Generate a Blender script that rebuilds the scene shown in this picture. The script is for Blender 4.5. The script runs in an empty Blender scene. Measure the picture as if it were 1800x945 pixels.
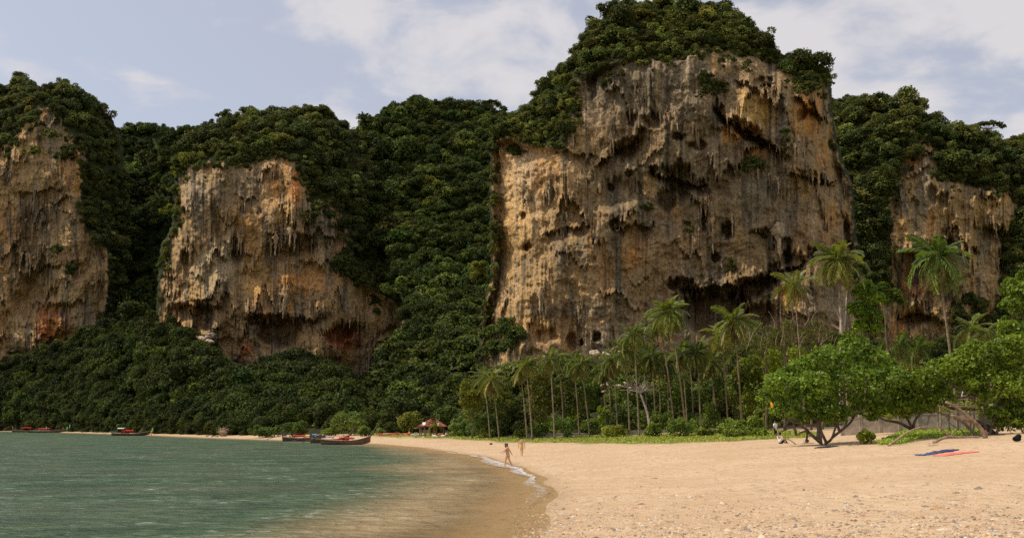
import bpy, bmesh, math, random
import numpy as np
from mathutils import Vector, Matrix, Euler
R_ = math.radians
rng = np.random.default_rng(7)
random.seed(7)
scene = bpy.context.scene
COL = scene.collection

# ------------------------------------------------------------------ camera, sky, sun, exposure
CAMH, FPX, PITCH = 3.0, 1600.0, math.atan(274.5 / 1600.0)
cam_d = bpy.data.cameras.new('camera')
cam = bpy.data.objects.new('camera', cam_d)
COL.objects.link(cam)
cam.location = (0, 0, CAMH)
cam.rotation_euler = (R_(90) + PITCH, 0, 0)
cam_d.sensor_width = 36.0
cam_d.lens = 36.0 * FPX / 1800.0
cam_d.clip_start = 0.1
cam_d.clip_end = 20000
scene.camera = cam

SUN_EL, SUN_AZ = R_(53), R_(-94)          # azimuth measured from +Y (view direction), negative = left
sun_dir = Vector((math.sin(SUN_AZ) * math.cos(SUN_EL), math.cos(SUN_AZ) * math.cos(SUN_EL), math.sin(SUN_EL)))
world = bpy.data.worlds.new('World')
scene.world = world
world.use_nodes = True
wt = world.node_tree
wt.nodes.clear()
def wn(t, **kw):
    n = wt.nodes.new(t)
    for k, v in kw.items():
        setattr(n, k, v)
    return n
sky = wn('ShaderNodeTexSky', sky_type='NISHITA', sun_disc=False, sun_elevation=SUN_EL, sun_rotation=SUN_AZ,
         air_density=1.0, dust_density=2.2, ozone_density=1.0)
tc = wn('ShaderNodeTexCoord')
sep = wn('ShaderNodeSeparateXYZ')
wt.links.new(tc.outputs['Generated'], sep.inputs[0])
def wmath(op, a, b=None, clamp=False):
    n = wn('ShaderNodeMath', operation=op, use_clamp=clamp)
    for i, v in enumerate((a, b)):
        if v is None: continue
        if isinstance(v, (int, float)): n.inputs[i].default_value = v
        else: wt.links.new(v, n.inputs[i])
    return n.outputs[0]
zc = wmath('ADD', wmath('MAXIMUM', sep.outputs[2], 0.0), 0.22)
cx = wmath('DIVIDE', sep.outputs[0], zc)
cy = wmath('DIVIDE', sep.outputs[1], zc)
cmb = wn('ShaderNodeCombineXYZ')
wt.links.new(cx, cmb.inputs[0]); wt.links.new(cy, cmb.inputs[1])
n1 = wn('ShaderNodeTexNoise'); n1.inputs['Scale'].default_value = 3.4; n1.inputs['Detail'].default_value = 9.0
n1.inputs['Roughness'].default_value = 0.56; n1.inputs['Distortion'].default_value = 0.25
mp = wn('ShaderNodeMapping'); mp.inputs['Location'].default_value = (2.2, 6.3, 0)
wt.links.new(cmb.outputs[0], mp.inputs[0]); wt.links.new(mp.outputs[0], n1.inputs['Vector'])
# broad cloud bank standing over the right half of the sky
bank = wmath('MULTIPLY', cx, 0.13)
cov = wmath('ADD', n1.outputs[0], bank)
mr = wn('ShaderNodeMapRange', interpolation_type='SMOOTHSTEP')
mr.inputs['From Min'].default_value = 0.45; mr.inputs['From Max'].default_value = 0.63
wt.links.new(cov, mr.inputs['Value'])
mixc = wn('ShaderNodeMix', data_type='RGBA')
cl_f = wmath('ADD', wmath('MULTIPLY', mr.outputs[0], 0.5), 0.46)
wt.links.new(cl_f, mixc.inputs['Factor'])
wt.links.new(sky.outputs[0], mixc.inputs[6])
mixc.inputs[7].default_value = (5.2, 5.0, 5.12, 1)
bg = wn('ShaderNodeBackground'); bg.inputs['Strength'].default_value = 0.128
wt.links.new(mixc.outputs[2], bg.inputs['Color'])
wo = wn('ShaderNodeOutputWorld'); wt.links.new(bg.outputs[0], wo.inputs[0])

sun_d = bpy.data.lights.new('sun', 'SUN')
sun_d.energy = 3.5; sun_d.angle = R_(0.53); sun_d.color = (1.0, 0.88, 0.70)
sun = bpy.data.objects.new('sun', sun_d); COL.objects.link(sun)
sun.location = (-200, 0, 300)
sun.rotation_euler = (-sun_dir).to_track_quat('-Z', 'Y').to_euler()
scene.cycles.sample_clamp_direct = 6.0
scene.cycles.use_denoising = False        # a little grain is left, like the film grain of the photograph
vs = scene.view_settings
vs.view_transform = 'Standard'; vs.look = 'None'; vs.exposure = 0.14; vs.gamma = 1.0; vs.use_curve_mapping = False

# ------------------------------------------------------------------ helpers
CP, SP = math.cos(PITCH), math.sin(PITCH)
def at(px, py, Y):
    """world point on the line of sight of photo pixel (px,py) at distance Y in front of the camera (arrays allowed)"""
    dx = (np.asarray(px, float) - 900.0) / FPX
    dy = (472.5 - np.asarray(py, float)) / FPX
    dY = CP - dy * SP
    dZ = SP + dy * CP
    t = np.asarray(Y, float) / dY
    return np.stack([dx * t, dY * t, CAMH + dZ * t], -1)
def to_px(P):
    P = np.asarray(P, float)
    x, y, z = P[..., 0], P[..., 1], P[..., 2] - CAMH
    f = y * CP + z * SP
    u = -y * SP + z * CP
    f = np.where(f < 0.1, 0.1, f)
    return 900 + FPX * x / f, 472.5 - FPX * u / f

_perm = np.random.default_rng(11).permutation(256)
_perm = np.concatenate([_perm, _perm, _perm]).astype(np.int32)
_grad = np.random.default_rng(12).normal(size=(256, 3)); _grad /= np.linalg.norm(_grad, axis=1)[:, None]
_g2 = np.stack([np.cos(np.arange(256) * 2.399963), np.sin(np.arange(256) * 2.399963)], 1).astype(np.float32)
def perlin(x, y, z=0.0):
    """gradient noise; a scalar z only picks another pattern (2-D), an array z makes it 3-D"""
    fu = lambda t: t * t * t * (t * (t * 6 - 15) + 10)
    if np.ndim(z) == 0:
        x = np.asarray(x, np.float32) + np.float32(z * 37.13 % 211); y = np.asarray(y, np.float32) + np.float32(z * 91.7 % 173)
        x, y = np.broadcast_arrays(x, y)
        xi, yi = np.floor(x).astype(np.int32), np.floor(y).astype(np.int32)
        xf, yf = x - xi, y - yi
        u, v = fu(xf), fu(yf)
        xi &= 255; yi &= 255
        p0 = _perm[xi] + yi; p1 = _perm[xi + 1] + yi
        def gd(h, a, b):
            g = _g2[_perm[h]]
            return g[..., 0] * a + g[..., 1] * b
        n0 = gd(p0, xf, yf) * (1 - u) + gd(p1, xf - 1, yf) * u
        n1 = gd(p0 + 1, xf, yf - 1) * (1 - u) + gd(p1 + 1, xf - 1, yf - 1) * u
        return (n0 * (1 - v) + n1 * v) * 1.5
    x, y, z = np.broadcast_arrays(np.asarray(x, float), np.asarray(y, float), np.asarray(z, float))
    xi, yi, zi = np.floor(x).astype(int), np.floor(y).astype(int), np.floor(z).astype(int)
    xf, yf, zf = x - xi, y - yi, z - zi
    u, v, w = fu(xf), fu(yf), fu(zf)
    out = 0
    for i in (0, 1):
        for j in (0, 1):
            for k in (0, 1):
                h = _perm[(_perm[(_perm[(xi + i) & 255] + yi + j) & 255] + zi + k) & 255]
                g = _grad[h]
                d = g[..., 0] * (xf - i) + g[..., 1] * (yf - j) + g[..., 2] * (zf - k)
                out = out + d * (u if i else 1 - u) * (v if j else 1 - v) * (w if k else 1 - w)
    return out * 1.6
def fbm(x, y, z=0.0, o=4, r=0.5):
    s, a, t = 0, 1.0, 0
    for i in range(o):
        s = s + a * perlin(np.asarray(x) * 2**i + 17 * i, np.asarray(y) * 2**i - 9 * i, (z + 5.3 * i if np.ndim(z) == 0 else z * 2**i))
        t += a; a *= r
    return s / t
def sstep(a, b, x):
    t = np.clip((np.asarray(x, float) - a) / (b - a), 0, 1)
    return t * t * (3 - 2 * t)
def seg_dist(P, poly, closed=True):
    poly = np.asarray(poly, float)
    n = len(poly); best = np.full(P.shape[0], 1e18)
    for i in range(n if closed else n - 1):
        a, b = poly[i], poly[(i + 1) % n]
        ab = b - a
        t = np.clip(((P - a) @ ab) / max(ab @ ab, 1e-9), 0, 1)
        d = P - a - t[:, None] * ab
        best = np.minimum(best, (d * d).sum(1))
    return np.sqrt(best)
def inside(P, poly):
    poly = np.asarray(poly, float); n = len(poly)
    c = np.zeros(P.shape[0], bool)
    for i in range(n):
        a, b = poly[i], poly[(i + 1) % n]
        if a[1] == b[1]: continue
        m = ((a[1] > P[:, 1]) != (b[1] > P[:, 1])) & (P[:, 0] < (b[0] - a[0]) * (P[:, 1] - a[1]) / (b[1] - a[1]) + a[0])
        c ^= m
    return c
def sdist(P, poly):
    """signed distance, positive inside"""
    d = seg_dist(P, poly)
    return np.where(inside(P, poly), d, -d)

def tag(o, label=None, cat=None, group=None, kind=None):
    if label: o['label'] = label
    if cat: o['category'] = cat
    if group: o['group'] = group
    if kind: o['kind'] = kind
    return o
def link(name, me, mats=None, parent=None):
    o = bpy.data.objects.new(name, me); COL.objects.link(o)
    if mats is not None and me is not None and not me.materials:
        for m in (mats if isinstance(mats, (list, tuple)) else [mats]): me.materials.append(m)
    if parent is not None: o.parent = parent
    return o
def empty(name, loc, label=None, cat=None, group=None, rz=0.0):
    o = bpy.data.objects.new(name, None); COL.objects.link(o)
    o.location = loc; o.rotation_euler = (0, 0, rz); o.empty_display_size = 0.3
    return tag(o, label, cat, group)
def mesh_np(name, V, F, col=None, smooth=False):
    """V (n,3), F (m,k) arrays -> mesh; col (n,3) goes to the point attribute Col"""
    V = np.asarray(V, np.float32); F = np.asarray(F, np.int32)
    me = bpy.data.meshes.new(name)
    me.vertices.add(len(V)); me.vertices.foreach_set('co', V.ravel())
    k = F.shape[1]
    me.loops.add(F.size); me.loops.foreach_set('vertex_index', F.ravel())
    me.polygons.add(len(F))
    me.polygons.foreach_set('loop_start', np.arange(0, F.size, k, dtype=np.int32))
    if smooth: me.polygons.foreach_set('use_smooth', np.ones(len(F), bool))
    me.update(calc_edges=True)
    if col is not None:
        a = me.attributes.new('Col', 'FLOAT_COLOR', 'POINT')
        c = np.ones((len(V), 4), np.float32); c[:, :3] = col
        a.data.foreach_set('color', c.ravel())
    return me
class MB:
    """collects shapes into one mesh"""
    def __init__(s): s.V = []; s.F = []
    def add(s, V, F):
        o = len(s.V); s.V += [tuple(v) for v in V]; s.F += [tuple(i + o for i in f) for f in F]
        return s
    def box(s, c, d, M=None, taper=1.0):
        x, y, z = d[0] / 2, d[1] / 2, d[2] / 2
        v = [Vector((sx * x * (taper if sz > 0 else 1), sy * y * (taper if sz > 0 else 1), sz * z)) for sz in (-1, 1) for sx, sy in ((-1, -1), (1, -1), (1, 1), (-1, 1))]
        if M is not None: v = [M @ p for p in v]
        v = [p + Vector(c) for p in v]
        return s.add(v, [(3, 2, 1, 0), (4, 5, 6, 7), (0, 1, 5, 4), (1, 2, 6, 5), (2, 3, 7, 6), (3, 0, 4, 7)])
    def tube(s, pts, rad, n=6, wob=0.0, cap=True):
        pts = [Vector(p) for p in pts]
        m = len(pts)
        if not hasattr(rad, '__len__'): rad = [rad] * m
        V = []; a = None
        for i, p in enumerate(pts):
            t = (pts[min(i + 1, m - 1)] - pts[max(i - 1, 0)]).normalized()
            if a is None:
                r0 = Vector((1, 0.1, 0)) if abs(t.z) > 0.8 else Vector((0, 0, 1))
                a = t.cross(r0).normalized()
            else:
                a = (a - t * a.dot(t)).normalized()
            b = t.cross(a)
            for k in range(n):
                an = 2 * math.pi * k / n
                r = rad[i] * (1 + random.uniform(-wob, wob))
                V.append(p + (a * math.cos(an) + b * math.sin(an)) * r)
        F = []
        for i in range(m - 1):
            for k in range(n):
                F.append((i * n + k, i * n + (k + 1) % n, (i + 1) * n + (k + 1) % n, (i + 1) * n + k))
        if cap:
            F.append(tuple(range(n - 1, -1, -1))); F.append(tuple((m - 1) * n + k for k in range(n)))
        return s.add(V, F)
    def blob(s, c, r, n=8, m=5, wob=0.0):
        V = []; F = []
        c = Vector(c)
        if not hasattr(r, '__len__'): r = (r, r, r)
        for i in range(1, m):
            th = math.pi * i / m
            for k in range(n):
                ph = 2 * math.pi * k / n; q = 1 + random.uniform(-wob, wob)
                V.append(c + Vector((r[0] * math.sin(th) * math.cos(ph) * q, r[1] * math.sin(th) * math.sin(ph) * q, r[2] * math.cos(th) * q)))
        V.append(c + Vector((0, 0, r[2]))); V.append(c - Vector((0, 0, r[2])))
        T, B = len(V) - 2, len(V) - 1
        for i in range(m - 2):
            for k in range(n):
                F.append((i * n + k, (i + 1) * n + k, (i + 1) * n + (k + 1) % n, i * n + (k + 1) % n))
        for k in range(n):
            F.append((T, k, (k + 1) % n)); F.append((B, (m - 2) * n + (k + 1) % n, (m - 2) * n + k))
        return s.add(V, F)
    def mesh(s, name, smooth=False):
        me = bpy.data.meshes.new(name); me.from_pydata(s.V, [], s.F); me.update()
        if smooth: me.polygons.foreach_set('use_smooth', np.ones(len(me.polygons), bool))
        return me
    def build(s, name, mat, parent=None, smooth=False):
        return link(name, s.mesh(name, smooth), mat, parent)
def curve_pts(P, n):
    """Catmull-Rom through P"""
    P = [Vector(p) for p in P]
    Q = [P[0] * 2 - P[1]] + P + [P[-1] * 2 - P[-2]]
    out = []
    for i in range(len(P) - 1):
        a, b, c, d = Q[i:i + 4]
        for k in range(n):
            t = k / n
            out.append(0.5 * ((2 * b) + (c - a) * t + (2 * a - 5 * b + 4 * c - d) * t * t + (3 * b - a - 3 * c + d) * t**3))
    out.append(P[-1])
    return out

# ------------------------------------------------------------------ materials
class NT:
    def __init__(s, name):
        s.m = bpy.data.materials.new(name); s.m.use_nodes = True
        s.t = s.m.node_tree; s.t.nodes.clear()
        s.out = s.t.nodes.new('ShaderNodeOutputMaterial')
    def n(s, ty, ins=None, **kw):
        n = s.t.nodes.new(ty)
        for k, v in kw.items(): setattr(n, k, v)
        for k, v in (ins or {}).items():
            if hasattr(v, 'is_output'): s.t.links.new(v, n.inputs[k])
            else: n.inputs[k].default_value = v
        return n
    def math(s, op, a, b=0.0, clamp=False):
        return s.n('ShaderNodeMath', {0: a, 1: b}, operation=op, use_clamp=clamp).outputs[0]
    def mix(s, f, a, b, mode='MIX'):
        return s.n('ShaderNodeMix', {0: f, 6: a, 7: b}, data_type='RGBA', blend_type=mode).outputs[2]
    def noise(s, vec, scale, det=4, rough=0.5, dist=0.0):
        return s.n('ShaderNodeTexNoise', {'Vector': vec, 'Scale': scale, 'Detail': det, 'Roughness': rough, 'Distortion': dist}).outputs[0]
    def ramp(s, f, a, b, lo=0.0, hi=1.0):
        return s.n('ShaderNodeMapRange', {'Value': f, 'From Min': a, 'From Max': b, 'To Min': lo, 'To Max': hi}, interpolation_type='SMOOTHSTEP').outputs[0]
    def pos(s, sc=(1, 1, 1)):
        g = s.n('ShaderNodeNewGeometry')
        return s.n('ShaderNodeMapping', {'Vector': g.outputs['Position'], 'Scale': sc}).outputs[0]
    def obj(s, sc=(1, 1, 1)):
        g = s.n('ShaderNodeTexCoord')
        return s.n('ShaderNodeMapping', {'Vector': g.outputs['Object'], 'Scale': sc}).outputs[0]
    def done(s, sh): s.t.links.new(sh, s.out.inputs['Surface']); return s.m
    def bsdf(s, col, rough=0.7, spec=0.3, normal=None, **kw):
        ins = {'Base Color': col, 'Roughness': rough, 'Specular IOR Level': spec}
        if normal is not None: ins['Normal'] = normal
        ins.update(kw)
        return s.n('ShaderNodeBsdfPrincipled', ins).outputs[0]
    def bump(s, h, st, d, nrm=None):
        ins = {'Height': h, 'Strength': st, 'Distance': d}
        if nrm is not None: ins['Normal'] = nrm
        return s.n('ShaderNodeBump', ins).outputs[0]
def c4(c): return (c[0], c[1], c[2], 1.0)
def m_plain(name, col, rough=0.6, spec=0.3, var=0.25, scale=6.0):
    k = NT(name)
    nz = k.noise(k.obj(), scale, 5, 0.6)
    c = k.mix(k.ramp(nz, 0.3, 0.7), c4([x * (1 - var) for x in col]), c4([min(1, x * (1 + var)) for x in col]))
    return k.done(k.bsdf(c, rough, spec, k.bump(nz, 0.2, 0.02)))
def m_leaf(name, dark, light, rough=0.5, trans=0.25, spec=0.3):
    """leaf colour varies from leaf to leaf (Col.r) and from tree to tree (tint, with shade in it on slope and gully)"""
    k = NT(name)
    a = k.n('ShaderNodeAttribute', attribute_name='Col')
    sepc = k.n('ShaderNodeSeparateColor', {0: a.outputs['Color']})
    base = k.mix(sepc.outputs[0], c4(dark), c4(light))
    t = k.n('ShaderNodeAttribute', attribute_type='INSTANCER', attribute_name='tint')
    base = k.mix(1.0, base, t.outputs['Color'], 'MULTIPLY')
    sh = k.bsdf(base, rough, spec)
    if trans > 0:
        tr = k.n('ShaderNodeBsdfTranslucent', {'Color': k.mix(1.0, base, (1.2, 1.35, 0.5, 1), 'MULTIPLY')}).outputs[0]
        sh = k.n('ShaderNodeMixShader', {0: trans, 1: sh, 2: tr}).outputs[0]
    return k.done(sh)
def m_rock():
    k = NT('limestone')
    a = k.n('ShaderNodeAttribute', attribute_name='Col').outputs['Color']
    p = k.pos((1, 1, 0.22)); q = k.pos((1, 1, 1))
    st = k.noise(p, 0.9, 8, 0.62, 0.4)
    fi = k.noise(q, 1.3, 8, 0.65)
    fl = k.noise(k.pos((1, 1, 0.06)), 0.35, 5, 0.6, 0.3)
    c = k.mix(k.ramp(st, 0.34, 0.52, 0.5, 0.0), a, (0.06, 0.05, 0.04, 1))
    bare = k.ramp(k.n('ShaderNodeSeparateColor', {0: a}).outputs[0], 0.05, 0.12)
    c = k.mix(k.math('MULTIPLY', bare, k.ramp(fl, 0.54, 0.68, 0.0, 0.45)), c, (0.44, 0.35, 0.23, 1))
    c = k.mix(1.0, c, k.n('ShaderNodeCombineColor', {0: k.ramp(fi, 0.25, 0.75, 0.55, 1.4), 1: k.ramp(fi, 0.25, 0.75, 0.55, 1.4), 2: k.ramp(fi, 0.25, 0.75, 0.55, 1.4)}).outputs[0], 'MULTIPLY')
    c = k.mix(1.0, c, (1.08, 1.0, 0.86, 1), 'MULTIPLY')
    b1 = k.bump(fi, 0.8, 0.8)
    b2 = k.bump(st, 0.8, 0.7, b1)
    return k.done(k.bsdf(c, 0.92, 0.12, b2))
M = {}
def m_soil():
    k = NT('hill_soil'); a = k.n('ShaderNodeAttribute', attribute_name='Col').outputs['Color']
    nz = k.noise(k.pos(), 0.6, 7, 0.65)
    return k.done(k.bsdf(k.mix(1.0, a, k.mix(k.ramp(nz, .3, .7), (.6, .6, .6, 1), (1.4, 1.4, 1.3, 1)), 'MULTIPLY'), .95, .05, k.bump(nz, .8, .6)))
M['soil'] = m_soil()
M['rock'] = m_rock()
M['bark'] = m_plain('bark', (0.13, 0.095, 0.065), 0.9, 0.1, 0.45, 3.0)
M['driftwood'] = m_plain('driftwood', (0.27, 0.2, 0.14), 0.9, 0.1, 0.4, 5.0)
M['snag'] = m_plain('dead_wood', (0.42, 0.34, 0.31), 0.9, 0.1, 0.3, 3.0)
M['palm_trunk'] = m_plain('palm_bark', (0.2, 0.155, 0.1), 0.9, 0.1, 0.35, 2.5)
M['jungle'] = m_leaf('jungle_leaves', (0.032, 0.044, 0.013), (0.165, 0.175, 0.045), 0.6, 0.22, 0.1)
M['glossy'] = m_leaf('glossy_leaves', (0.06, 0.085, 0.012), (0.27, 0.30, 0.05), 0.45, 0.42, 0.2)
M['bush'] = m_leaf('bush_leaves', (0.065, 0.09, 0.02), (0.24, 0.265, 0.065), 0.5, 0.38, 0.2)
M['frond'] = m_leaf('palm_fronds', (0.055, 0.08, 0.02), (0.20, 0.225, 0.065), 0.4, 0.34, 0.3)
M['grass'] = m_leaf('beach_grass', (0.19, 0.23, 0.04), (0.44, 0.45, 0.10), 0.6, 0.25, 0.2)
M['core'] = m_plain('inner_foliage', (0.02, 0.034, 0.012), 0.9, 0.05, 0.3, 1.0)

# ------------------------------------------------------------------ ground: one sheet of sand, seabed and backshore
SHORE = np.array([(-300, -260), (-120, -150), (-45, -70), (-14, -28), (-4, -4), (-1.4, 10), (-0.2, 24), (1.2, 39), (1.45, 54.5), (0.2, 65.7), (-2, 82.7),
                  (-4.8, 96), (-12.6, 126), (-24, 155), (-48, 192), (-68, 218), (-109, 282), (-165, 360), (-270, 480), (-420, 590), (-900, 700), (-3000, 800)], float)
LAND = np.concatenate([SHORE, [(-3000, 9000), (9000, 9000), (9000, -3000), (-300, -3000)]])
PROF_D = [-400, -150, -60, -20, -5, 0, 4, 12, 25, 40, 60, 200, 3000]
PROF_H = [-12, -6, -2.5, -0.85, -0.22, 0, 0.12, 0.6, 1.35, 2.3, 2.75, 3.4, 6]
def shore_d(X, Y):
    P = np.stack([np.ravel(X), np.ravel(Y)], 1).astype(float)
    d = seg_dist(P, SHORE, False)
    d = np.where(inside(P, LAND), d, -d).reshape(np.shape(X))
    return d + 0.5 * perlin(np.asarray(X) / 5.0, np.asarray(Y) / 9.0, 3.1) + 0.18 * perlin(np.asarray(X) / 1.3, np.asarray(Y) / 2.2, 5.1)
def H(X, Y, d=None):
    X = np.asarray(X, float); Y = np.asarray(Y, float)
    if d is None: d = shore_d(X, Y)
    h = np.interp(d, PROF_D, PROF_H)
    w = sstep(1, 9, d)
    h = h + w * (0.10 * fbm(X / 7, Y / 11, 1.7, 3) + 0.035 * fbm(X / 1.1, Y / 1.4, 8.2, 3))
    return h
def ground(px, py):
    """where the line of sight of a photo pixel meets the ground"""
    Ys = np.exp(np.linspace(math.log(8), math.log(900), 420))
    P = at(px, py, Ys)
    h = H(P[:, 0], P[:, 1])
    below = np.nonzero(P[:, 2] < h)[0]
    i = below[0] if len(below) else len(Ys) - 1
    if i > 0:
        a, b = Ys[i - 1], Ys[i]
        for _ in range(10):
            m = (a + b) / 2; p = at(px, py, m)
            if p[2] < H(p[0:1], p[1:2])[0]: b = m
            else: a = m
        p = at(px, py, b)
    else: p = P[0]
    return Vector((p[0], p[1], float(H(p[0:1], p[1:2])[0])))
def grounds(px, py):
    """vectorised: many pixels at once"""
    px = np.asarray(px, float); py = np.asarray(py, float)
    lo = np.full(px.shape, 8.0); hi = np.full(px.shape, 900.0); Yc = np.exp(np.linspace(math.log(8), math.log(900), 90))
    found = np.zeros(px.shape, bool); prev = 8.0
    for Y in Yc:
        P = at(px, py, np.full(px.shape, Y)); b = (P[:, 2] < H(P[:, 0], P[:, 1])) & ~found
        lo = np.where(b, prev, lo); hi = np.where(b, Y, hi); found |= b; prev = Y
    for _ in range(7):
        m = (lo + hi) / 2; P = at(px, py, m); b = P[:, 2] < H(P[:, 0], P[:, 1])
        hi = np.where(b, m, hi); lo = np.where(b, lo, m)
    P = at(px, py, hi); P[:, 2] = H(P[:, 0], P[:, 1])
    return P[found]

GRASS_PX = [(655, 765), (700, 767), (760, 769), (800, 770), (880, 776), (1000, 777), (1100, 779), (1180, 778), (1260, 775), (1340, 771), (1420, 768), (1438, 762), (1360, 757), (1250, 763), (1100, 766), (1000, 766), (900, 766), (800, 765), (700, 764)]
CREEP_PX = [(1540, 782), (1570, 768), (1600, 755), (1640, 748), (1700, 746), (1735, 756), (1722, 764), (1680, 766), (1630, 770), (1580, 780)]
rr = np.exp(np.linspace(math.log(3.0), math.log(6500), 330))
aa = np.concatenate([np.linspace(-180, -42, 24)[:-1], np.linspace(-42, 42, 380), np.linspace(42, 180, 24)[1:-1]]) * math.pi / 180
RR, AA = np.meshgrid(rr, aa, indexing='ij')
GX, GY = RR * np.sin(AA), RR * np.cos(AA)
GD = shore_d(GX, GY)
GZ = H(GX, GY, GD)
na, nr = len(aa), len(rr)
V = np.stack([GX, GY, GZ], -1).reshape(-1, 3)
idx = np.arange(nr * na).reshape(nr, na); nxt = np.roll(idx, -1, 1)
F = np.stack([idx[:-1], nxt[:-1], nxt[1:], idx[1:]], -1).reshape(-1, 4)[:, ::-1]
V = np.concatenate([V, [[0, 0, float(H([0.0], [0.0])[0])]]])
gpx, gpy = to_px(V)
PX = np.stack([gpx, gpy], 1)
ahead = V[:, 1] > 20
soil = np.zeros(len(V))                                    # how far the sand gives way to grassy soil
for poly in (GRASS_PX, CREEP_PX):
    soil = np.maximum(soil, np.where(ahead, sstep(-3, 2, sdist(PX, poly) + 2.5 * perlin(V[:, 0] / 2.5, V[:, 1] / 4)), 0))
gd_all = np.append(GD.ravel(), 5.0)
soil = np.maximum(soil, 0.9 * sstep(62, 85, gd_all))
gcol = np.stack([soil, sstep(2.2, -0.4, gd_all), sstep(14, 34, gd_all)], 1)   # soil, wet, dry upper beach
gm = mesh_np('ground', V, F, gcol, True)
g = NT('sand')
ga = g.n('ShaderNodeAttribute', attribute_name='Col').outputs['Color']
gs = g.n('ShaderNodeSeparateColor', {0: ga})
gp = g.pos()
big = g.noise(gp, 0.22, 5, 0.6); mid = g.noise(gp, 2.1, 6, 0.68); fine = g.noise(gp, 14.0, 5, 0.7); band = g.noise(g.pos((0.25, 1, 1)), 0.5, 5, 0.6)
c = g.mix(g.ramp(big, 0.3, 0.7), (0.50, 0.355, 0.22, 1), (0.565, 0.42, 0.275, 1))
c = g.mix(g.ramp(band, 0.45, 0.7, 0, 0.45), c, (0.44, 0.29, 0.165, 1))
c = g.mix(g.ramp(mid, 0.50, 0.68, 0, 0.55), c, (0.36, 0.235, 0.135, 1))
c = g.mix(g.ramp(fine, 0.54, 0.68, 0, 0.65), c, (0.25, 0.165, 0.10, 1))
c = g.mix(g.ramp(fine, 0.44, 0.30, 0, 0.6), c, (0.67, 0.54, 0.41, 1))
c = g.mix(g.math('MULTIPLY', gs.outputs[1], 0.55), c, (0.24, 0.165, 0.09, 1))
c = g.mix(gs.outputs[0], c, g.mix(g.ramp(mid, 0.4, 0.6), (0.12, 0.17, 0.035, 1), (0.2, 0.2, 0.06, 1)))
gv = g.n('ShaderNodeTexVoronoi', {'Vector': g.pos((1, .8, 1)), 'Scale': 1.5, 'Randomness': 1.0}, feature='SMOOTH_F1').outputs[0]
gf = g.math('MULTIPLY', g.ramp(gv, 0.12, 0.42), g.ramp(big, 0.42, 0.6))
gb = g.bump(fine, 0.7, 0.05, g.bump(mid, 0.6, 0.12, g.bump(gf, 0.7, 0.16)))
M['sand'] = g.done(g.bsdf(c, 0.93, 0.15, gb))
tag(link('ground', gm, M['sand']), kind='structure')

# ------------------------------------------------------------------ sea
wr = np.exp(np.linspace(math.log(6.0), math.log(6000), 430))
wa = np.linspace(-75, 12, 420) * math.pi / 180
WR, WA = np.meshgrid(wr, wa, indexing='ij')
WX, WY = WR * np.sin(WA), WR * np.cos(WA)
WD = shore_d(WX, WY)
amp = 0.05 * sstep(0, -25, WD) * (1 - sstep(90, 250, WR)) 
WZ = amp * (fbm(WX / 3.0, WY / 1.1, 2.2, 3) + 0.8 * perlin(WX / 7, WY / 3.2, 4.0)) + 0.02 * sstep(-3, 1, WD)
ok = (WD < 1.0)
idx = np.arange(WX.size).reshape(WX.shape)
q = np.stack([idx[:-1, :-1], idx[:-1, 1:], idx[1:, 1:], idx[1:, :-1]], -1).reshape(-1, 4)[:, ::-1]
q = q[ok.ravel()[q].any(1)]
used = np.unique(q); remap = np.zeros(WX.size, int); remap[used] = np.arange(len(used))
wv = np.stack([WX, WY, WZ], -1).reshape(-1, 3)[used]
depth = np.clip(-np.interp(WD.ravel()[used], PROF_D, PROF_H), 0, 12)
dn = depth * (1 + 0.55 * fbm(wv[:, 0] / 16, wv[:, 1] / 22, 4.4, 4))
wcol = np.stack([sstep(0.16, 0.46, dn + .0012 * np.clip(wv[:, 1] - 40, 0, 120)), sstep(0.0, 0.22, depth), sstep(60, 260, np.hypot(wv[:, 0], wv[:, 1]))], 1)
wm = mesh_np('sea', wv, remap[q], wcol, True)
w = NT('sea_water')
wsx = w.n('ShaderNodeSeparateColor', {0: w.n('ShaderNodeAttribute', attribute_name='Col').outputs['Color']})
wp1 = w.pos((0.8, 1.0, 1)); wp2 = w.pos((0.35, 0.5, 1)); wp3 = w.pos((0.7, 1.0, 1))
h1 = w.noise(wp1, 1.5, 5, 0.55, 0.6); h2 = w.noise(wp2, 0.6, 4, 0.5, 0.4); h0 = w.noise(w.pos((0.5, 1, 1)), 0.09, 4, 0.6, 0.5); h3 = w.noise(wp3, 2.2, 3, 0.5)
col = w.mix(wsx.outputs[0], (0.31, 0.225, 0.12, 1), (0.044, 0.095, 0.05, 1))
col = w.mix(w.ramp(h1, 0.42, 0.60, 0.0, 0.7), col, w.mix(wsx.outputs[0], (0.43, 0.34, 0.21, 1), (0.12, 0.185, 0.105, 1)))  # light and dark of the ripples put into the water colour
col = w.mix(w.ramp(h2, 0.36, 0.56, 0.7, 0.0), col, w.mix(wsx.outputs[0], (0.22, 0.16, 0.08, 1), (0.026, 0.052, 0.032, 1)))
col = w.mix(w.ramp(h0, 0.35, 0.62, 0.0, 0.5), col, w.mix(wsx.outputs[0], (0.42, 0.31, 0.17, 1), (0.10, 0.125, 0.078, 1)))
glintf = w.math('MULTIPLY', w.ramp(h3, 0.56, 0.64, 0, 1), w.ramp(h2, 0.52, 0.62, 0, 1))  # whitish ripple glints, painted into the colour on the next line
col = w.mix(w.math('MULTIPLY', glintf, 0.42), col, (0.6, 0.6, 0.58, 1))
wn1 = w.bump(h2, 0.8, 0.7); wn2 = w.bump(h1, 0.9, 0.4, wn1); wn3 = w.bump(h3, 0.6, 0.1, wn2)
wb = w.bsdf(col, w.n('ShaderNodeMapRange', {'Value': wsx.outputs[2], 'To Min': 0.22, 'To Max': 0.34}).outputs[0], 0.28, wn3, IOR=1.333)
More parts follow.
